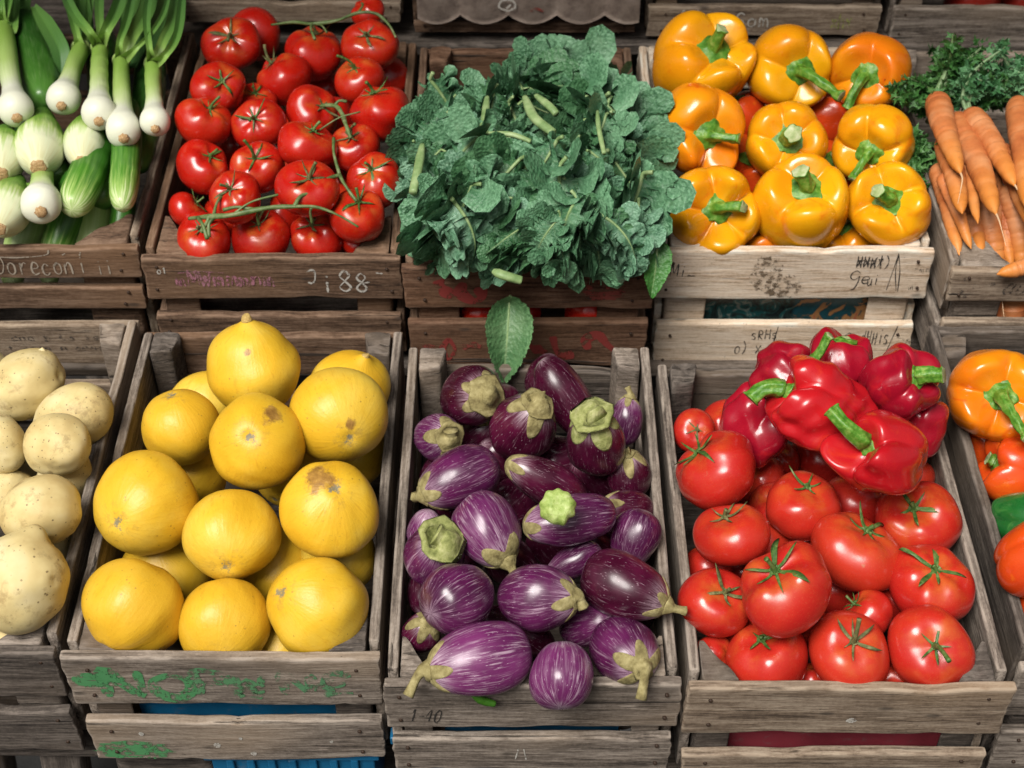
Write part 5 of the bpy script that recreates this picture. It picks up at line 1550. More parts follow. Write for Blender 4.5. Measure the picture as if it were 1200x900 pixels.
# ---- potatoes: px, py, r, elong, picture angle, w, bump, label
PT = [
 (34, 450, 42, 1.03, 20, .030, 0, 'round potato with a small brown nub at the back of the crate', 1),
 (84, 492, 38, 1.32, 25, .020, 0, 'long potato lying by the crate side behind the small round one', 0),
 (2, 520, 30, 1.1, 80, .035, 0, 'potato cut by the photo edge beside the small round one', 0),
 (67, 522, 37, 1.05, 0, .050, 0, 'small round potato with brown eyes lying on the others', 0),
 (48, 598, 46, 1.1, 10, .045, 0, 'egg-shaped potato speckled with dark dots', 0),
 (22, 687, 54, 1.08, 60, .035, .18, 'largest lumpy potato with a muddy bruise near the front', 0),
 (98, 562, 30, 1.2, 60, -.005, 0, 'potato half hidden by the crate side beside the egg-shaped one', 0),
 (5, 577, 30, 1.1, 10, .000, 0, 'shaded potato behind the egg-shaped one', 0),
 (4, 748, 27, 1.2, 10, -.005, 0, 'small potato showing below the largest lumpy one', 0),
 (-60, 480, 44, 1.2, 20, .03, 0, None, 0), (-90, 590, 46, 1.15, 50, .03, 0, None, 0), (-110, 690, 46, 1.2, 10, .02, 0, None, 0), (-150, 500, 44, 1.2, 80, .02, 0, None, 0), (-40, 540, 40, 1.2, 60, .0, 0, None, 0), (-60, 730, 44, 1.1, 30, .005, 0, None, 0), (-190, 620, 44, 1.1, 30, .005, 0, None, 0), (-240, 520, 44, 1.1, 30, .015, 0, None, 0), (-170, 560, 40, 1.1, 70, .03, 0, None, 0), (-250, 680, 44, 1.1, 10, .015, 0, None, 0), (-150, 735, 44, 1.1, 40, .005, 0, None, 0), (-230, 600, 40, 1.1, 40, .03, 0, None, 0), (-60, 640, 40, 1.1, 40, .02, 0, None, 0), (-30, 450, 40, 1.1, 40, .01, 0, None, 0), (-110, 440, 42, 1.1, 40, .005, 0, None, 0), (-190, 440, 42, 1.1, 40, .005, 0, None, 0),
 (40, 545, 32, 1.1, 30, -.03, 0, None, 0), (75, 640, 32, 1.1, 30, -.03, 0, None, 0), (60, 720, 34, 1.1, 30, -.04, 0, None, 0),
]
it = [dict(px=a[0], py=a[1], r=a[2], w=a[5]) for a in PT]
settle(it, .018, xlim=(CRATES['P']['x0'], CRATES['P']['x1'], 0))
fill = None
for k, (a, i) in enumerate(zip(PT, it)):
    an = R(a[4]); ax = cam_vec(math.cos(an), math.sin(an), .35)
    m = place(i['p'], align(ax, k*1.3), i['R'])
    if a[7] is None and fill is not None:
        o = fill.copy(); COL.objects.link(o); o.matrix_world = WORLD @ m; continue
    o = link('potato', potato_mesh(700+k, a[3], a[6]), None, m); tag(o, a[7] or 'pale potato in the heap along the outer side of the potato crate', 'potato', 'pale potatoes')
    if a[7] is None: fill = o
    if a[8]:
        mw = (WORLD @ m).inverted()
        q = WORLD @ Vector(at(46, 416, t=i['t']-i['R']*.1)); q2 = WORLD @ Vector(at(52, 409, t=i['t']-i['R']*.1)); q0 = WORLD @ Vector(at(44, 422, t=i['t']))
        V, Fc, t = tube([np.array(mw @ q0), np.array(mw @ q), np.array(mw @ q2)], [.10, .13, .12, .08], 10, 14)
        link('nub', mesh_data('nub', V, Fc, POTATO), o, Matrix.Identity(4))

# ---- eggplants: px, py, half width, half length (px), cap direction (right, up, towards viewer), w, skin, cap reach, stem, label
EG = [
 (554, 464, 35, 42, (.38, .02, .90), .030, E_DARK, .26, .30, 'dark round eggplant with its pale cap facing out, under the hanging leaf', {'thick': .3}),
 (614, 498, 37, 45, (.35, .55, .70), .030, E_DARK, .30, .10, 'dark glossy eggplant with a wide pointed cap lobe in the back row', {'thick': .25, 'lob': 2.2}),
 (666, 470, 27, 58, (.55, -.80, -.1), .010, E_DARK, .2, 0, 'slim near-black eggplant with a pale blossom end at the very back', {}),
 (698, 517, 35, 50, (-.12, .62, .72), .055, E_DARK, .31, .12, 'upright magenta eggplant with a broad square green cap', {'thick': .34, 'g': 1, 'lob': .5}),
 (733, 493, 20, 30, (.15, .95, .2), .010, E_STR, .2, .5, 'small striped eggplant standing in the back corner near the tomatoes', {}),
 (514, 512, 27, 33, (.42, .05, .85), .010, E_PALE, .32, .2, 'small pale striped eggplant with a shaggy cap in the back corner', {'thick': .3}),
 (537, 562, 34, 50, (-.86, -.38, .25), .035, E_STR, .26, .15, 'striped eggplant lying with its cap down against the melon side', {}),
 (640, 565, 27, 55, (-.80, .42, .25), .030, E_DARK, .22, 0, 'plain purple eggplant with a tan tipped end under the magenta one', {'egg': .08}),
 (667, 609, 30, 54, (-.92, -.12, .15), .055, E_STR, .20, .0, 'eggplant carrying a round green stub on its back in the middle', {'egg': .05}),
 (571, 622, 40, 46, (.50, -.72, .42), .045, E_PALE, .27, .55, 'pale streaked eggplant whose cap points down at the middle of the crate', {'thick': .14}),
 (510, 650, 36, 40, (.25, .52, .80), .035, E_STR, .20, .08, 'striped eggplant with a flat cut cap facing up by the melon side', {'thick': .36, 'g': 1}),
 (499, 622, 22, 26, (.1, .7, .3), .005, E_PALE, 0, 0, 'small streaked eggplant end peeping out behind the flat cut cap', {}),
 (738, 556, 25, 32, (-.15, .80, .5), .010, E_DARK, .32, .1, 'small dark eggplant with a tan cap against the tomato side', {}),
 (734, 596, 22, 36, (-.88, .05, .45), .005, E_DARK, .34, .1, 'dark eggplant behind the green stub with a tan cap end', {}),
 (744, 631, 27, 36, (-.30, -.88, .1), .025, E_STR, 0, 0, 'blunt purple eggplant standing blossom up near the tomato side', {'egg': .18}),
 (672, 658, 20, 36, (-.80, -.45, .0), .015, E_STR, 0, 0, 'slim eggplant wedged behind the dark one with a stalk', {}),
 (732, 688, 37, 55, (.84, -.34, .25), .045, E_DARK, .22, .55, 'dark striped eggplant whose stalk hooks over the crate side', {'thick': .14, 'bend': (.35, -.1)}),
 (632, 701, 38, 50, (.90, .05, .36), .045, E_STR, .25, .12, 'dark striped eggplant with a withered tan cap in the centre', {}),
 (537, 701, 42, 46, (.70, .30, -.62), .050, E_STR, 0, 0, 'smooth purple eggplant with its blossom tip pointing at the melons', {}),
 (494, 741, 23, 30, (.25, .50, .75), .000, E_DARK, .34, .2, 'dark eggplant with a brown cap tucked behind the large front one', {}),
 (563, 773, 41, 64, (-.93, -.16, .22), .034, E_PALE, .24, .65, 'large violet striped eggplant lying along the front board', {'thick': .14, 'bend': (.1, -.35), 'lob': 1.8, 'over': 1}),
 (658, 790, 37, 41, (.05, .80, -.52), .034, E_PALE, 0, 0, 'small pink streaked eggplant with its starry blossom end hanging over the front', {'over': 1}),
 (734, 764, 39, 44, (.38, -.30, .85), .022, E_STR, .27, .35, 'front corner eggplant with a dry yellow cap facing out', {'bend': (-.1, -.5), 'thick': .16}),
 (690, 731, 28, 45, (-.4, -.2, -.5), -.005, E_STR, 0, 0, 'shaded eggplant between the dark striped one and the front corner', {}),
 (590, 540, 26, 38, (.5, -.4, -.5), -.030, E_DARK, 0, 0, None, {}), (560, 510, 26, 38, (.5, .4, .3), -.035, E_DARK, .3, .2, None, {}), (700, 560, 26, 38, (.5, -.4, -.5), -.03, E_DARK, 0, 0, None, {}), (600, 660, 28, 40, (.5, -.4, -.5), -.03, E_DARK, 0, 0, None, {}), (540, 590, 26, 38, (.5, -.4, -.5), -.03, E_DARK, 0, 0, None, {}), (620, 750, 26, 38, (.5, -.4, -.5), -.03, E_DARK, 0, 0, None, {}), (700, 645, 26, 38, (.5, -.4, -.5), -.03, E_DARK, 0, 0, None, {}), (490, 690, 24, 36, (.1, .5, -.5), -.02, E_DARK, 0, 0, None, {}), (640, 445, 24, 36, (.1, .5, -.5), -.03, E_DARK, 0, 0, None, {}),
 (765, 650, 22, 32, (.1, .5, -.5), -.03, E_DARK, 0, 0, None, {}), (600, 590, 30, 38, (.5, .5, -.5), -.05, E_DARK, 0, 0, None, {}), (650, 640, 30, 38, (.5, -.5, -.5), -.05, E_DARK, 0, 0, None, {}), (580, 740, 30, 38, (.9, .1, -.5), -.05, E_DARK, 0, 0, None, {}), (760, 710, 28, 34, (.1, .5, -.5), -.04, E_DARK, 0, 0, None, {}), (655, 540, 28, 36, (.8, .2, -.5), -.05, E_DARK, 0, 0, None, {}), (520, 560, 28, 34, (.1, .5, -.5), -.045, E_DARK, 0, 0, None, {}), (765, 570, 24, 30, (.1, .5, -.5), -.04, E_DARK, 0, 0, None, {}), (720, 640, 28, 34, (.7, .3, -.5), -.05, E_DARK, 0, 0, None, {}), (540, 655, 28, 34, (.7, .3, -.5), -.05, E_DARK, 0, 0, None, {}), (590, 480, 24, 34, (.1, .5, -.5), -.03, E_DARK, 0, 0, None, {}),
]
it = [dict(px=a[0], py=a[1], r=(a[2]*1.5+a[3]*.5)/2, w=a[5], over='over' in a[10]) for a in EG]
settle(it, CRATES['E']['v0']+.004, soft=.78, lim=.035, xlim=(CRATES['E']['x0'], CRATES['E']['x1'], -.01))
for k, (a, i) in enumerate(zip(EG, it)):
    px, py, W, L, d, w, mat, reach, stem, lab, ex = a
    s = i['t']/F
    ax = cam_vec(*d)
    b = ex.get('bend', (random.uniform(-.3, .3), random.uniform(-.3, .3)))
    rot = align(ax, random.uniform(0, 6.28))
    if 'bend' in ex:
        loc = rot.to_3x3().transposed() @ Vector(RT*b[0]+UP*b[1]); b = (loc.x*1.6, loc.y*1.6)
    eggplant('eggplant', lab or 'dark eggplant buried under the pile and mostly in shade', W*s, L*s, mat, 800+k, place(i['p'], rot), G_CAPG if ex.get('g') else G_CAP, reach, stem, b, ex.get('egg', .12), 'striped eggplants', lob=ex.get('lob', 1.6), thick=ex.get('thick', .17))
# the round green stub lying on an eggplant
p = at(654, 594, w=.055+.052); s = depth(p)/F
V, Fc, u, t = closed(lambda U, T: (np.sin(U*np.pi)**.8*(1+.05*np.cos(9*T))*np.cos(T), np.sin(U*np.pi)**.8*(1+.05*np.cos(9*T))*np.sin(T), .75*np.cos(U*np.pi)-.14*np.exp(-(U*np.pi/.35)**2)), 26, 54)
V = V*(1+lump(V, 4, 2.5, .10)[:, None])
o = link('eggplant_stub', mesh_data('eggplant_stub', V, Fc, G_STUB), None, place(p, align(cam_vec(.1, .25, .9), 0), 20.5*s)); tag(o, 'round ribbed green stub resting on an eggplant', 'eggplant stub')
# green bean tip under the large front eggplant
P = [at(553, 815, v=-.048), at(566, 821, v=-.046), at(580, 825, v=-.046)]
V, Fc, t = tube(np.array(P)-P[0], [.0012, .0042, .004, .003], 12, 20)
o = link('green_stalk', mesh_data('green_stalk', V, Fc, G_STALK), None, place(P[0])); tag(o, 'cut green stalk poking out under the large violet eggplant', 'stalk')
# ---------------------------------------------------------------- spring onions, bulbs and cucumbers
WG = CRATES['G']['w']
def onion(label, root_px, neck_px, r, nr, w0, w1, leaves, seed, group='spring onions'):
    A = at(*root_px, w=WG+w0); B = at(*neck_px, w=WG+w1)
    s = depth(A)/F
    d = B-A; Lg = np.linalg.norm(d); d /= Lg
    r, nr = r*s, nr*s
    o = link('spring_onion', None, None, place(A)); tag(o, label, 'spring onion', group)
    pts = [np.zeros(3), d*Lg*.33+np.array([0, 0, .002]), d*Lg*.66+np.array([0, 0, .003]), d*Lg]
    tt = [0, .02, .06, .13, .24, .36, .48, .62, .8, .95, 1.0]
    k = min(1.0, 2.1*r/Lg/.52)
    rad_t = np.array([0, .02, .07, .16, .28, .42, .56, .72, .9, 1.0])*k; rad_t = np.append(rad_t, 1.0001+0*k) if rad_t[-1] < .999 else rad_t
    rad_v = [.32, .55, .80, .97, 1.0, .86, .70, .61, .56, .54]
    rad_v = np.array(rad_v)*r; rad_v = np.append(rad_v, nr) if len(rad_t) > 10 else rad_v
    rad_v[rad_v < nr*.9] = np.where(np.arange(len(rad_v))[rad_v < nr*.9] > 4, nr*.95, rad_v[rad_v < nr*.9])
    rr = np.interp(np.linspace(0, 1, 50), rad_t, rad_v)
    link('bulb', spindle('bulb', pts, list(rr), ONION, 36, 60, seed=seed), o, Matrix.Identity(4))
    # root plate
    V, Fc, t = tube([d*.0015, -d*.0022, -d*.0048], [.28*r, .30*r, .26*r, .14*r], 20, 12, mod=lambda t, th: 1+.10*np.cos(7*th+seed)+.06*np.cos(12*th))
    link('root', mesh_data('root', V, Fc, ROOT), o, Matrix.Identity(4))
    # collar
    V, Fc, t = tube([d*(Lg-.004), d*Lg, d*(Lg+.003)], [nr*1.0, nr*1.16, nr*1.0], 24, 9, mod=lambda t, th: 1+.04*np.cos(3*th+seed))
    th = np.zeros(len(V)); link('collar', mesh_data('collar', V, Fc, ONION, {'pol': np.full(len(V), .5), 'st': V*40}), o, Matrix.Identity(4))
    for li, (path, lw, fold) in enumerate(leaves):
        P = [d*Lg*.97]+[at(a, b, w=WG+c)-A for a, b, c in path]
        P = smooth_path(P, 44); T, N, Bn = frames(P)
        u = np.linspace(0, 1, 44); sarr = np.linspace(-1, 1, 13)
        view = -ray(neck_px[0], neck_px[1]); view /= np.linalg.norm(view)
        side = np.cross(T, view); side /= np.linalg.norm(side, axis=1)[:, None]; nrm = np.cross(side, T)
        wid = np.interp(u, [0, .08, .3, .7, 1], [nr*1.5, nr*1.4, lw*s*.65, lw*s*.82, lw*s*.5])/2
        V = P[:, None]+side[:, None]*(sarr[None, :, None]*wid[:, None, None])+nrm[:, None]*((fold*(np.abs(sarr)[None, :, None]-.5)*1.3+.12*np.sin(u*9+seed+li)[:, None, None])*wid[:, None, None])
        ns = 13
        U2 = np.repeat(u, ns); S2_ = np.tile(sarr, 44)
        Bk = V-nrm[:, None]*.0016
        Fc = grid_faces(44, ns); Fb = [tuple(q+44*ns for q in reversed(f)) for f in Fc]
        idx = np.arange(44*ns).reshape(44, ns)
        loop = list(idx[:, 0])+list(idx[-1, 1:])+list(idx[-2::-1, -1])+list(idx[0, -2:0:-1])
        Fs = [(loop[i], loop[(i+1) % len(loop)], loop[(i+1) % len(loop)]+44*ns, loop[i]+44*ns) for i in range(len(loop))]
        VV = np.concatenate([V.reshape(-1, 3), Bk.reshape(-1, 3)])
        st = np.column_stack([np.tile(S2_*1.6, 2), np.zeros(2*len(U2))+li, np.tile(U2*3, 2)])
        link('leaf', mesh_data('leaf', VV, Fc+Fb+Fs, ONLEAF, {'pol': np.tile(U2, 2), 'st': st}), o, Matrix.Identity(4))
onion('thickest spring onion with ribbed white bulb, cut by the photo edge', (20, 138), (3, 30), 21, 13, .066, .052, [([(0, 5, .085), (-6, -40, .09)], 16, .6), ([(8, 8, .08), (18, -35, .085)], 14, .8), ([(14, 35, .06), (16, 10, .06), (20, -25, .06)], 18, .4)], 1)
onion('spring onion leaning over beside the dark courgette', (72, 124), (95, 57), 20, 11, .062, .040, [([(90, 40, .062), (82, 8, .066), (74, -40, .07)], 14, .7), ([(100, 40, .05), (105, 8, .05), (108, -40, .05)], 12, .5)], 2)
onion('spring onion with two leaves spread in a wide fork', (116, 142), (117, 55), 20.5, 10, .074, .052, [([(105, 38, .086), (85, 12, .09), (68, -25, .09)], 17, .7), ([(124, 36, .086), (137, 10, .09), (150, -30, .09)], 20, .7), ([(117, 35, .07), (116, 5, .07), (118, -30, .07)], 15, .3)], 3)
onion('spring onion with the largest bulb under a curved leaf', (145, 162), (142, 70), 21, 10, .066, .048, [([(140, 50, .078), (150, 20, .082), (160, -30, .084)], 13, .7), ([(158, 58, .082), (180, 35, .088), (195, 5, .09), (200, -40, .09)], 9, .5), ([(155, 40, .07), (172, 10, .07), (180, -30, .07)], 26, .3)], 4)
onion('slim spring onion resting on the crate side next to the vine tomatoes', (182, 151), (179, 74), 18, 10, .074, .054, [([(175, 55, .086), (172, 20, .09), (178, -30, .09)], 12, .6), ([(192, 66, .086), (206, 45, .09), (212, 15, .09), (215, -30, .09)], 14, .7), ([(190, 50, .075), (203, 18, .075), (206, -30, .075)], 18, .3)], 5)
onion('low fat white onion bulb with a broad brown root', (48, 248), (51, 196), 24, 13, .052, .020, [], 6)
# darker leaves lying behind the onions
def flat_leaf(label, path, lw, seed):
    P = [at(a, b, w=WG+c) for a, b, c in path]; P0 = P[0]
    P = smooth_path(np.array(P)-P0, 40); T, N, B = frames(P)
    s = depth(P0)/F; u = np.linspace(0, 1, 40); sa = np.linspace(-1, 1, 13)
    view = -ray(path[0][0], path[0][1]); view /= np.linalg.norm(view)
    side = np.cross(T, view); side /= np.linalg.norm(side, axis=1)[:, None]; nrm = np.cross(side, T)
    wid = lw*s*np.interp(u, [0, .25, .7, 1], [.35, .9, 1, .5])/2
    V = P[:, None]+side[:, None]*(sa[None, :, None]*wid[:, None, None])+nrm[:, None]*((np.abs(sa)[None, :, None]*.5+.1*np.sin(u*12+seed)[:, None, None])*wid[:, None, None])
    n = 40*13
    Fc = grid_faces(40, 13); Fb = [tuple(q+n for q in reversed(f)) for f in Fc]
    idx = np.arange(n).reshape(40, 13)
    loop = list(idx[:, 0])+list(idx[-1, 1:])+list(idx[-2::-1, -1])+list(idx[0, -2:0:-1])
    Fs = [(loop[i], loop[(i+1) % len(loop)], loop[(i+1) % len(loop)]+n, loop[i]+n) for i in range(len(loop))]
    VV = np.concatenate([V.reshape(-1, 3), (V-nrm[:, None]*.0016).reshape(-1, 3)])
    o = link('onion_leaf', mesh_data('onion_leaf', VV, Fc+Fb+Fs, ONLEAF, {'pol': np.tile(np.repeat(.55+.4*u, 13), 2), 'st': np.column_stack([np.tile(np.tile(sa*2, 40), 2), np.zeros(2*n), np.tile(np.repeat(u*3, 13), 2)])}), None, place(P0))
    tag(o, label, 'leaf', 'loose onion leaves')
flat_leaf('loose dark onion leaf folded down beside the dark courgette', [(40, 8, .05), (58, 35, .055), (70, 60, .05), (72, 90, .03)], 22, 1)
flat_leaf('loose onion leaf behind the forked spring onion', [(90, -20, .05), (95, 20, .045), (98, 55, .03)], 26, 2)
flat_leaf('loose onion leaf behind the spring onion with the largest bulb', [(150, -20, .05), (158, 30, .045), (150, 80, .03)], 34, 3)
flat_leaf('loose onion leaf in the shade by the thickest spring onion', [(30, -30, .05), (24, 10, .045), (22, 45, .03)], 22, 4)
flat_leaf('loose onion leaf in the shade behind the slim spring onion', [(200, -20, .05), (192, 20, .05), (186, 60, .035)], 30, 5)

def fat(label, root_px, top_px, r, w0, w1, seed, ends=.30):
    A = at(*root_px, w=WG+w0); B = at(*top_px, w=WG+w1); s = depth(A)/F; r *= s
    pts = [np.zeros(3), (B-A)*.33, (B-A)*.66, B-A]
    rr = [.34, .62, .86, .98, 1.0, .95, .86, .74, .60, .46, .33]
    me = spindle('fat_bulb', [p for p in pts[::-1]], [x*r for x in rr[::-1]], FATBULB, 44, 60, seed=seed)
    o = link('fat_onion', me, None, place(A)); tag(o, label, 'onion', 'fat green onions')
    d = (B-A)/np.linalg.norm(B-A)
    V, Fc, t = tube([d*.002, -d*.001, -d*.0026], [.30*r, .31*r, .27*r, .15*r], 22, 12, mod=lambda t, th: 1+.08*np.cos(5*th+seed)+.05*np.cos(11*th))
    link('root', mesh_data('root', V, Fc, ROOT), o, Matrix.Identity(4))
fat('large pear-shaped green and white onion with a grey root scar', (45, 196), (50, 134), 31, .050, .020, 11)
fat('green and white onion with a rusty root scar under the forked spring onion', (96, 190), (104, 136), 26, .046, .018, 12)
fat('pale green onion at the photo edge above the white bulb', (1, 204), (6, 152), 28, .042, .016, 13)
fat('white and green onion at the photo edge below the pear-shaped one', (-2, 268), (20, 212), 30, .036, .012, 14)
fat('green onion partly out of the photo behind the thickest spring onion', (-50, 190), (-45, 115), 30, .035, .03, 15)

def cuke(label, a, b, r, w0, w1, mat, seed, bend=.004, tail=.55):
    A = at(*a, w=WG+w0); B = at(*b, w=WG+w1)
    if b[1] > 280:      # these stand behind the front board
        B = at(*b, v=CRATES['G']['v0']+.036)
    s = depth((A+B)/2)/F
    d = B-A; md = d*.5+np.array([bend, 0, .002])
    rr = [.05, .45, .66, .82, .93, 1, 1, 1, .98, .96, .92, .85, .75, .58, .34, .05]
    tpos = [0, .012, .03, .07, .13, .2, .35, .5, .65, .75, .84, .9, .94, .975, .992, 1]
    r_ = np.interp(np.linspace(0, 1, 90), tpos, rr)*r*s
    me = spindle('cucumber', [np.zeros(3), md, d], list(r_), mat, 40, 90, seed=seed, ridge=.012)
    o = link('cucumber', me, None, place(A)); tag(o, label, 'cucumber', 'cucumbers and courgettes')
    return o
cuke('plump dark green courgette between two spring onions', (26, 18), (52, 122), 23, .02, .035, CUKED, 21)
cuke('striped cucumber with a white tip beside the crate side', (150, 120), (143, 244), 17.5, .03, .040, CUKE, 22, .002)
cuke('short dark cucumber slanting beside the low white bulb', (115, 165), (84, 246), 22, .020, .038, CUKE, 23)
cuke('dark glossy cucumber with one pale stripe at the front board', (95, 200), (60, 306), 21, .022, .005, CUKE, 24)
cuke('pale green cucumber standing upright at the front board', (115, 190), (103, 318), 22, .020, .004, CUKEP, 25, .003)
cuke('light green cucumber at the front board below the white bulb', (40, 215), (18, 316), 22, .015, .000, CUKEP, 26)
cuke('thin bright green cucumber in the front corner of the onion crate', (146, 215), (131, 312), 14, .012, -.005, CUKE, 27)
cuke('light green cucumber by the outer side of the onion crate', (-20, 220), (-40, 316), 22, -.005, .000, CUKEP, 28)
cuke('dark cucumber lying under the spring onion leaves', (118, 40), (126, 175), 22, .005, .005, CUKED, 29)
cuke('dark cucumber in the shade along the crate side by the vine tomatoes', (178, 60), (160, 200), 19, .000, .005, CUKED, 30)
# tips showing under the front board
for k, (px, lab) in enumerate([(15, 'pale cucumber tip under the front board nearest the photo edge'), (58, 'narrow pale cucumber tip under the middle of the chalked board'), (115, 'broad pale cucumber tip under the chalked board near the corner')]):
    v0 = CRATES['G']['v0']
    A = at(px, 314, v=v0+.075); B = at(px, 331-(k == 1)*1.0, v=v0+.018)
    s = depth(B)/F; r = (13, 11, 17)[k]*s
    r_ = np.interp(np.linspace(0, 1, 50), [0, .1, .7, .85, .95, 1], [.5, 1, 1, .8, .5, .08])*r
    o = link('cucumber', spindle('cucumber', [np.zeros(3), (B-A)*.5, B-A], list(r_), CUKEP, 30, 50, seed=k), None, place(A)); tag(o, lab, 'cucumber', 'cucumbers and courgettes')

# ---------------------------------------------------------------- carrots
WC = CRATES['C']['w']
def carrot(label, a, b, r, w0, w1, seed, greens=0, bend=.0, tail=1, gm=None, hair=True, gl=.085):
    A = at(*a, w=WC+w0); B = at(*b, w=WC+w1)
    if b[1] > 280 and a[1] < 290: B = at(*b, v=CRATES['C']['v0']+.034)
    s = depth(A)/F; r = r*s*.92
    d = B-A; L = np.linalg.norm(d)
    md = d*.45+np.array([bend, 0, .003])
    rr = [.10, .55, .82, .97, 1.0, .98, .93, .86, .79, .71, .60, .45, .28, .13, .06]
    tpos = [0, .01, .03, .07, .14, .25, .38, .5, .62, .74, .84, .91, .955, .98, 1]
    rg = np.random.default_rng(seed)
    u = np.linspace(0, 1, 110)
    r_ = np.interp(u, tpos, rr)*r*(1+.018*np.sin(u*rg.uniform(20, 40)+seed)+.012*np.sin(u*rg.uniform(60, 90)))
    for _ in range(5): r_ = r_*(1-.05*np.exp(-((u-rg.uniform(.1, .85))/.012)**2))
    o = link('carrot', spindle('carrot', [np.zeros(3), md, d], list(r_), CARROT, 30, 110, seed=seed), None, place(A)); tag(o, label, 'carrot', 'carrots with their greens')
    dd = d/L
    if tail and seed in (31, 33, 34, 38):
        e = d; q = np.array([rg.uniform(-.006, .006), -.004, -.004])
        V, Fc, t = tube([e-dd*.004, e+dd*.010, e+dd*.022+q, e+dd*.036+q*2.5], [.0014, .0009, .0005, .0003], 7, 20)
        link('root_hair', mesh_data('root_hair', V, Fc, RAT), o, Matrix.Identity(4))
    if greens:
        me = frond_mesh(seed, greens, gl, .34, gm or FROND, 1.8, size=.0075)
        up = -dd*.75+np.array([rg.uniform(-.25, .25), 0, .35]); 
        link('fronds', me, o, align(up/np.linalg.norm(up), seed))
    return o
carrot('stubby bent carrot with a stalk tuft lying on top of the bunch', (1098, 116), (1126, 204), 16.5, .062, .075, 31, 6, -.004)
carrot('short carrot tip pointing down under the stubby bent one', (1108, 165), (1128, 250), 16, .045, .050, 32)
carrot('long carrot slanting across the middle of the bunch', (1118, 140), (1168, 252), 18, .045, .062, 33, 0, .003)
carrot('thick carrot running from the greens to the photo edge', (1136, 134), (1190, 218), 16.5, .055, .068, 34, 5, .002, gm=FROND2)
carrot('dark shouldered carrot at the photo edge beneath curly greens', (1193, 120), (1204, 245), 17, .060, .070, 35, 8, gm=FROND2, gl=.075)
carrot('carrot low against the side nearest the yellow peppers', (1100, 195), (1124, 300), 14, .020, .018, 36)
carrot('slim carrot upright in the gap behind the front board', (1124, 215), (1143, 318), 14, .020, .010, 37)
carrot('bright orange carrot with a pointed tip in the front of the bunch', (1150, 215), (1170, 322), 19, .030, .022, 38)
carrot('carrot half hidden below the thick carrot at the photo edge', (1172, 175), (1215, 275), 15, .040, .045, 39, 0)
carrot('orange carrot curving along the photo edge above the front board', (1186, 215), (1200, 322), 18, .040, .020, 40)
carrot('slim dull carrot squeezed between the stubby bent one and the long slanting one', (1122, 150), (1146, 262), 11, .040, .040, 42)
carrot('slim carrot reaching down beside the bright orange one', (1160, 200), (1186, 318), 12, .036, .020, 43)
carrot('thin carrot lying over the low ones near the yellow pepper crate', (1104, 205), (1138, 292), 10, .040, .028, 44)
carrot('carrot lying crosswise on the front board of the carrot crate', (1245, 305), (1168, 322), 14, .010, .006, 41)
for k, (a, b, r) in enumerate([((1160, 230), (1186, 325), 14), ((1138, 250), (1156, 325), 13), ((1112, 230), (1130, 318), 13), ((1180, 250), (1178, 330), 14), ((1240, 130), (1245, 260), 17), ((1275, 120), (1260, 250), 17), ((1230, 200), (1240, 300), 16), ((1290, 190), (1280, 300), 16), ((1136, 225), (1150, 300), 13), ((1115, 160), (1135, 240), 14)]):
    carrot('carrot packed in the rest of the carrot crate', a, b, r, .045-.05*(k > 7)-.035*(k < 4), .035-.05*(k > 7)-.03*(k < 4), 50+k, 6 if k in (4, 5) else 0, gm=FROND)
# greens at the back
def greens(label, px, w, n, L, seed, gm, d):
    p = at(*px, w=WC+w)
    o = link('carrot_greens', frond_mesh(seed, n, L, .55, gm, 2.2, size=.0078), None, place(p, align(cam_vec(*d), seed))); tag(o, label, 'carrot greens', 'bunches of carrot greens')
cuke('dark green cucumber packed under the pear-shaped onion', (30, 150), (70, 215), 22, .000, .005, CUKED, 33)
cuke('dark green cucumber packed low beside the striped white tipped one', (128, 150), (118, 240), 20, .000, .004, CUKED, 34)
greens('dark carrot greens in the shade beside the back yellow peppers', (1092, 140), .02, 9, .065, 61, FROND, (-.2, .6, .3))
greens('dark carrot greens hanging between the carrots and the yellow peppers', (1085, 175), .01, 7, .07, 62, FROND, (-.3, -.2, .6))
greens('carrot greens between the two bunches at the back', (1150, 128), .03, 9, .055, 63, FROND, (.1, .7, .3))
greens('curly bright carrot greens at the photo edge under the grey crate', (1186, 118), .050, 14, .050, 64, FROND2, (.05, .8, .5))
greens('carrot greens at the far back of the carrot crate', (1118, 112), .02, 9, .055, 65, FROND, (.2, .6, .2))
greens('carrot greens beyond the photo edge at the back of the crate', (1250, 112), .05, 12, .06, 66, FROND2, (.1, .8, .4))
# carrots seen through the front gap
for k, (a, b, r, lab) in enumerate([((1140, 352), (1160, 392), 10, 'carrot tip in the gap nearest the yellow pepper crate'), ((1160, 352), (1172, 396), 9, 'thin carrot tip in the gap of the carrot crate'), ((1186, 350), (1184, 392), 14, 'broad carrot end in the gap of the carrot crate')]):
    v0 = CRATES['C']['v0']
    A = at(*a, v=v0+.030); B = at(*b, v=v0+.026); s = depth(A)/F; r *= 1.45
    r_ = np.interp(np.linspace(0, 1, 60), [0, .1, .6, .9, 1], [.6, 1, .85, .3, .08])*r*s
    o = link('carrot', spindle('carrot', [np.zeros(3), (B-A)*.5, B-A], list(r_), CARROT, 24, 60, seed=70+k), None, place(A)); tag(o, lab, 'carrot', 'carrots with their greens')

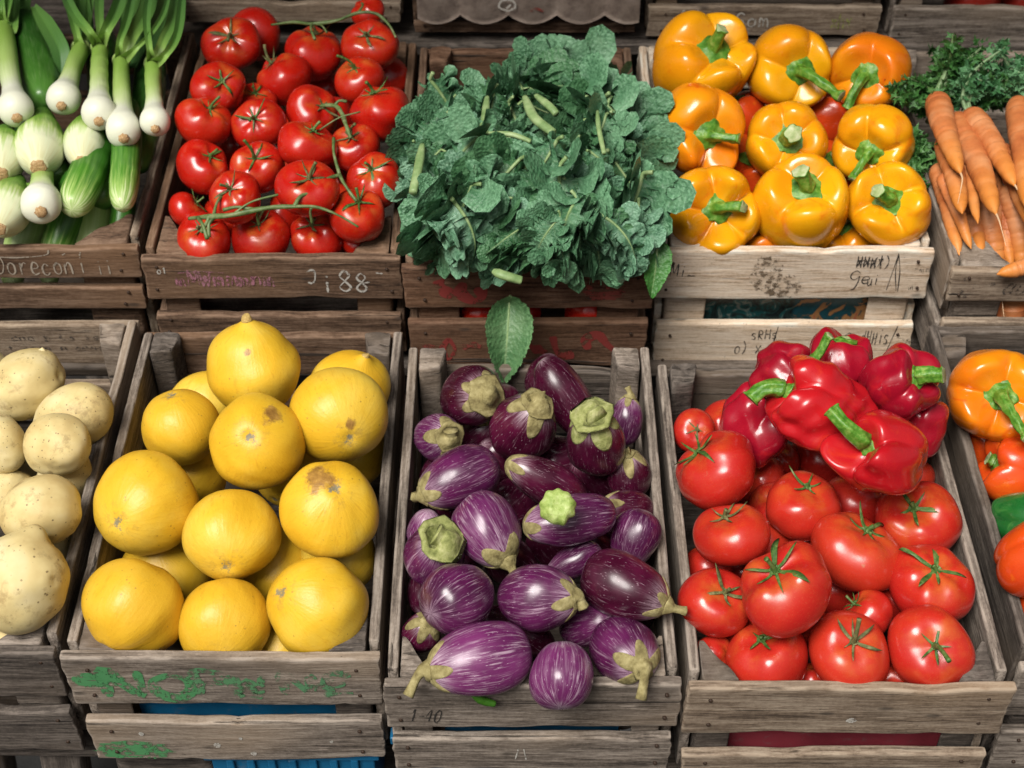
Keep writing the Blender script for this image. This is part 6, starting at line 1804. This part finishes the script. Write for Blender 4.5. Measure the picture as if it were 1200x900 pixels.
# ---------------------------------------------------------------- jars behind
RED_J = plastic('red_jar', (.28, .02, .012), .3)
for k, (px, lab) in enumerate([(1138, 'red jar in the grey crate behind the carrots'), (1200, 'dark red jar at the photo edge in the grey back crate')]):
    p = at(px, 9, v=1.075); p[2] -= .03
    s = depth(p)/F
    pts = [(0, 0, 0), (0, 0, .002), (0, 0, .02), (0, 0, .06), (0, 0, .075), (0, 0, .082)]
    V, Fc, t = tube(pts, [30*s, 31.5*s, 32*s, 32*s, 30*s, 24*s], 40, 24)
    o = link('jar', mesh_data('jar', V, Fc, RED_J), None, place(p)); tag(o, lab, 'jar', 'red jars')
    V, Fc, t = tube([(0, 0, .0825), (0, 0, .0845), (0, 0, .097), (0, 0, .099)], [25*s, 26*s, 26*s, 24*s], 40, 10)
    link('lid', mesh_data('lid', V, Fc, WHITEP), o, Matrix.Identity(4))

# ---------------------------------------------------------------- kale
WK = CRATES['K']['w']
POLY = [(490, 168), (506, 134), (530, 122), (575, 122), (600, 110), (608, 88), (645, 80), (692, 84), (708, 108), (738, 122), (744, 160), (750, 220), (754, 268), (742, 275), (728, 286), (690, 292), (620, 290), (560, 286), (515, 272), (498, 255), (490, 200), (488, 165)]
def inside(x, y):
    c = False; n = len(POLY)
    for i in range(n):
        (x1, y1), (x2, y2) = POLY[i], POLY[(i+1) % n]
        if (y1 > y) != (y2 > y) and x < (x2-x1)*(y-y1)/(y2-y1)+x1: c = not c
    return c
protoK = []
random.seed(31)
for k in range(14):
    L = random.uniform(.095, .125); Wd = L*random.uniform(.66, .88)
    mat = (KALE, KALEB, KALE, KALED)[k % 4]
    me, mid = leaf_mesh(900+k, L, Wd, mat, frill=(random.uniform(1.15, 1.6) if k % 3 else random.uniform(.7, .9)), droop=random.uniform(.4, 1.3), cup=random.uniform(-.5, .15), side=random.uniform(-.2, .2), twist=random.uniform(-.5, .5))
    V, Fc, t = leaf_stalk(mid+np.array([0, 0, .0012]), L, KSTEM, .06, .0024, .8, random.uniform(-.3, .3))
    protoK.append((me, mesh_data('stalk', V, Fc, KSTEM), L, mid))
def kale_leaf(px, py, w, tip, nrm, scale=1.0, proto=None, label=None):
    me, st, L, mid = protoK[proto if proto is not None else random.randrange(len(protoK))]
    x = cam_vec(*tip); n = np.array(cam_vec(*nrm)); n = n-x*np.dot(n, x); n /= np.linalg.norm(n); y = np.cross(n, x)
    M = Matrix(((x[0], y[0], n[0]), (x[1], y[1], n[1]), (x[2], y[2], n[2]))).to_4x4()
    p = at(px, py, w=WK+w)
    c = Vector(mid[len(mid)//2])
    o = link('kale_leaf', None, None, Matrix.Translation(Vector(p)) @ M @ Matrix.Scale(scale, 4) @ Matrix.Translation(-c))
    tag(o, label or 'curly kale leaf in the big blue-green heap', 'kale leaf', 'curly kale leaves in the reddish brown crate')
    link('blade', me, o, Matrix.Identity(4)); link('stalk', st, o, Matrix.Identity(4))
    return o
rk = random.Random(11)
pts = []
while len(pts) < 104:
    for _ in range(60):
        x, y = rk.uniform(450, 792), rk.uniform(58, 338)
        if inside(x, y): break
    best = (x, y)
    bd = -1
    for _ in range(8):
        x, y = rk.uniform(450, 792), rk.uniform(58, 338)
        if not inside(x, y): continue
        d = min([((x-a)**2+(y-b)**2) for a, b in pts] or [1e9])
        if d > bd: bd, best = d, (x, y)
    pts.append(best)
for k, (x, y) in enumerate(pts):
    h = .030+.045*math.sin(math.pi*min(1, max(0, (x-440)/360)))*math.sin(math.pi*min(1, max(.15, (y-20)/360)))
    h += rk.uniform(-.036, .020)
    edge = (x-620)/170
    a = rk.gauss(0, .8)
    tip = (edge*.8+math.sin(a), -.55*math.cos(a)-.25+(.6 if y < 120 else 0), rk.uniform(-.2, .55))
    nr_ = (rk.gauss(0, .35)+edge*.25, .45+rk.gauss(0, .3), .85)
    kale_leaf(x, y, h, tip, nr_, rk.uniform(.48, .98))
# leaves hanging over the front board
for px, py, w, tip, nr_, sc, pr, lab in [
        (588, 300, .036, (-.35, -.9, .25), (.1, .3, .9), .55, 1, 'kale leaf hanging over the front board above the loose broad leaf'),
        (645, 302, .040, (.1, -.95, .2), (-.1, .3, .9), .62, 2, 'kale leaf drooping furthest down over the middle of the front board'),
        (700, 290, .044, (.35, -.9, .2), (.1, .3, .9), .58, 4, 'pointed kale leaf drooping over the red daubs of the front board'),
        (728, 280, .040, (.4, -.85, .2), (.2, .3, .9), .58, 5, 'kale leaf curling down at the edge near the pale crate'),
        (515, 280, .034, (-.3, -.9, .2), (-.2, .3, .9), .60, 6, 'kale leaf spilling over the front corner beside the vine tomatoes'),
        (490, 205, .050, (-.95, -.2, .2), (-.4, .4, .8), .50, 9, 'kale leaf reaching over the crate side onto the vine tomatoes'),
        (752, 275, .045, (.5, -.7, .2), (.4, .3, .8), .50, 10, 'kale leaf spreading towards the front yellow peppers'),
        (645, 92, .070, (.1, .9, .3), (.0, -.2, .9), .62, 8, 'kale leaf standing highest at the back of the heap')]:
    kale_leaf(px, py, w, tip, nr_, sc, pr, lab)
# smooth broad leaves and cut stalks
def broad(name, label, L, Wd, mat, seed, px, py, w, tip, nrm, v=None, droop=.3, cat='leaf', cup=.3):
    me, mid = leaf_mesh(seed, L, Wd, mat, frill=.10, droop=droop, cup=cup, point=.62)
    V, Fc, t = leaf_stalk(mid, L, KSTEM, .06, .0017, .85)
    x = cam_vec(*tip); n = np.array(cam_vec(*nrm)); n = n-x*np.dot(n, x); n /= np.linalg.norm(n); y = np.cross(n, x)
    M = Matrix(((x[0], y[0], n[0]), (x[1], y[1], n[1]), (x[2], y[2], n[2]))).to_4x4()
    p = at(px, py, w=w) if v is None else at(px, py, v=v)
    o = link(name, None, None, Matrix.Translation(Vector(p)) @ M @ Matrix.Translation(-Vector(mid[len(mid)//2])))
    tag(o, label, cat)
    link('blade', me, o, Matrix.Identity(4)); link('stalk', mesh_data('stalk', V, Fc, KSTEM), o, Matrix.Identity(4))
broad('broad_leaf', 'broad smooth green leaf leaning on the red daubed board above the eggplants', .090, .054, CHARD, 971, 594, 400, 0, (-.05, -.98, .16), (.10, .14, .95), v=.440, droop=.45, cup=.7)
broad('glossy_leaf', 'single glossy dark leaf hanging beside the pale pepper crate', .064, .034, BASIL, 972, 768, 316, WK+.020, (-.05, -.97, .2), (.2, .2, .9), droop=.5)
for k, (path, r, lab) in enumerate([
        ([(571, 114, .088), (568, 140, .094), (562, 172, .095)], .0046, 'straight pale kale stalk standing at the back of the heap'),
        ([(495, 170, .080), (490, 200, .080), (484, 226, .074)], .0052, 'short cut pale kale stalk near the vine tomatoes'),
        ([(615, 114, .093), (626, 138, .098), (648, 156, .098)], .0056, 'thick pale kale stalk bent in the middle of the heap'),
        ([(628, 112, .094), (645, 126, .098), (652, 134, .096)], .0046, 'short pale kale stalk beside the thick bent one'),
        ([(570, 156, .096), (600, 158, .100), (622, 166, .096)], .0030, 'thin pale kale stalk lying crosswise on the heap'),
        ([(578, 318, .050), (590, 323, .050), (611, 329, .044)], .0052, 'pale stalk end lying on the front board under the kale'),
        ([(700, 130, .095), (702, 152, .098), (708, 180, .094)], .0028, 'thin green kale stalk near the yellow peppers')]):
    P = [at(a, b, w=WK+c+(.018 if c > .06 else 0)) for a, b, c in path]
    V, Fc, t = tube(np.array(P)-P[0], [r*.6, r, r*1.02, r, r*.9], 14, 26, mod=lambda t, th: 1+.08*np.cos(3*th+1))
    o = link('kale_stalk', mesh_data('kale_stalk', V, Fc, KSTEM), None, place(P[0])); tag(o, lab, 'stalk', 'cut kale stalks')

# ---------------------------------------------------------------- camera, light, render settings
cam = bpy.data.cameras.new('camera'); co = bpy.data.objects.new('camera', cam); COL.objects.link(co)
cam.lens = 36*F/1200; cam.sensor_width = 36; cam.clip_end = 300; cam.clip_start = .05
m = Matrix(((RT[0], UP[0], -FW[0], CAM[0]), (RT[1], UP[1], -FW[1], CAM[1]), (RT[2], UP[2], -FW[2], CAM[2]), (0, 0, 0, 1)))
co.matrix_world = WORLD @ m
cam.dof.use_dof = True; cam.dof.focus_distance = 1.50; cam.dof.aperture_fstop = 9.0
SC.camera = co

SUN_EL, SUN_AZ = R(46), R(-24)      # azimuth measured from behind the camera, towards the left
w = bpy.data.worlds.new('World'); SC.world = w; w.use_nodes = True
nt = w.node_tree; nt.nodes.clear()
sky = nt.nodes.new('ShaderNodeTexSky'); sky.sky_type = 'NISHITA'; sky.sun_disc = False
sky.sun_elevation = SUN_EL
sky.air_density = 1.0; sky.dust_density = 6.0; sky.ozone_density = .6
bg = nt.nodes.new('ShaderNodeBackground'); bg.inputs[1].default_value = .05
hs = nt.nodes.new('ShaderNodeHueSaturation'); hs.inputs['Saturation'].default_value = .30
wo_ = nt.nodes.new('ShaderNodeOutputWorld')
nt.links.new(sky.outputs[0], hs.inputs['Color']); nt.links.new(hs.outputs[0], bg.inputs[0]); nt.links.new(bg.outputs[0], wo_.inputs[0])
# direction towards the sun: behind and above the camera, to the left
d = Vector((math.sin(SUN_AZ)*math.cos(SUN_EL), -math.cos(SUN_AZ)*math.cos(SUN_EL), math.sin(SUN_EL)))
sky.sun_rotation = math.atan2(d.x, d.y)
sl = bpy.data.lights.new('sun', 'SUN'); sl.energy = 3.4; sl.angle = R(28); sl.color = (1.0, .965, .91)
so = bpy.data.objects.new('sun', sl); COL.objects.link(so); so.rotation_euler = d.to_track_quat('Z', 'Y').to_euler(); so.location = WORLD @ Vector((0, 0, 2))
SC.view_settings.view_transform = 'Standard'; SC.view_settings.look = 'None'; SC.view_settings.exposure = .20; SC.view_settings.gamma = 1.0
SC.render.engine = 'CYCLES'
SC.cycles.use_denoising = True
SC.cycles.max_bounces = 5; SC.cycles.diffuse_bounces = 1; SC.cycles.transparent_max_bounces = 12
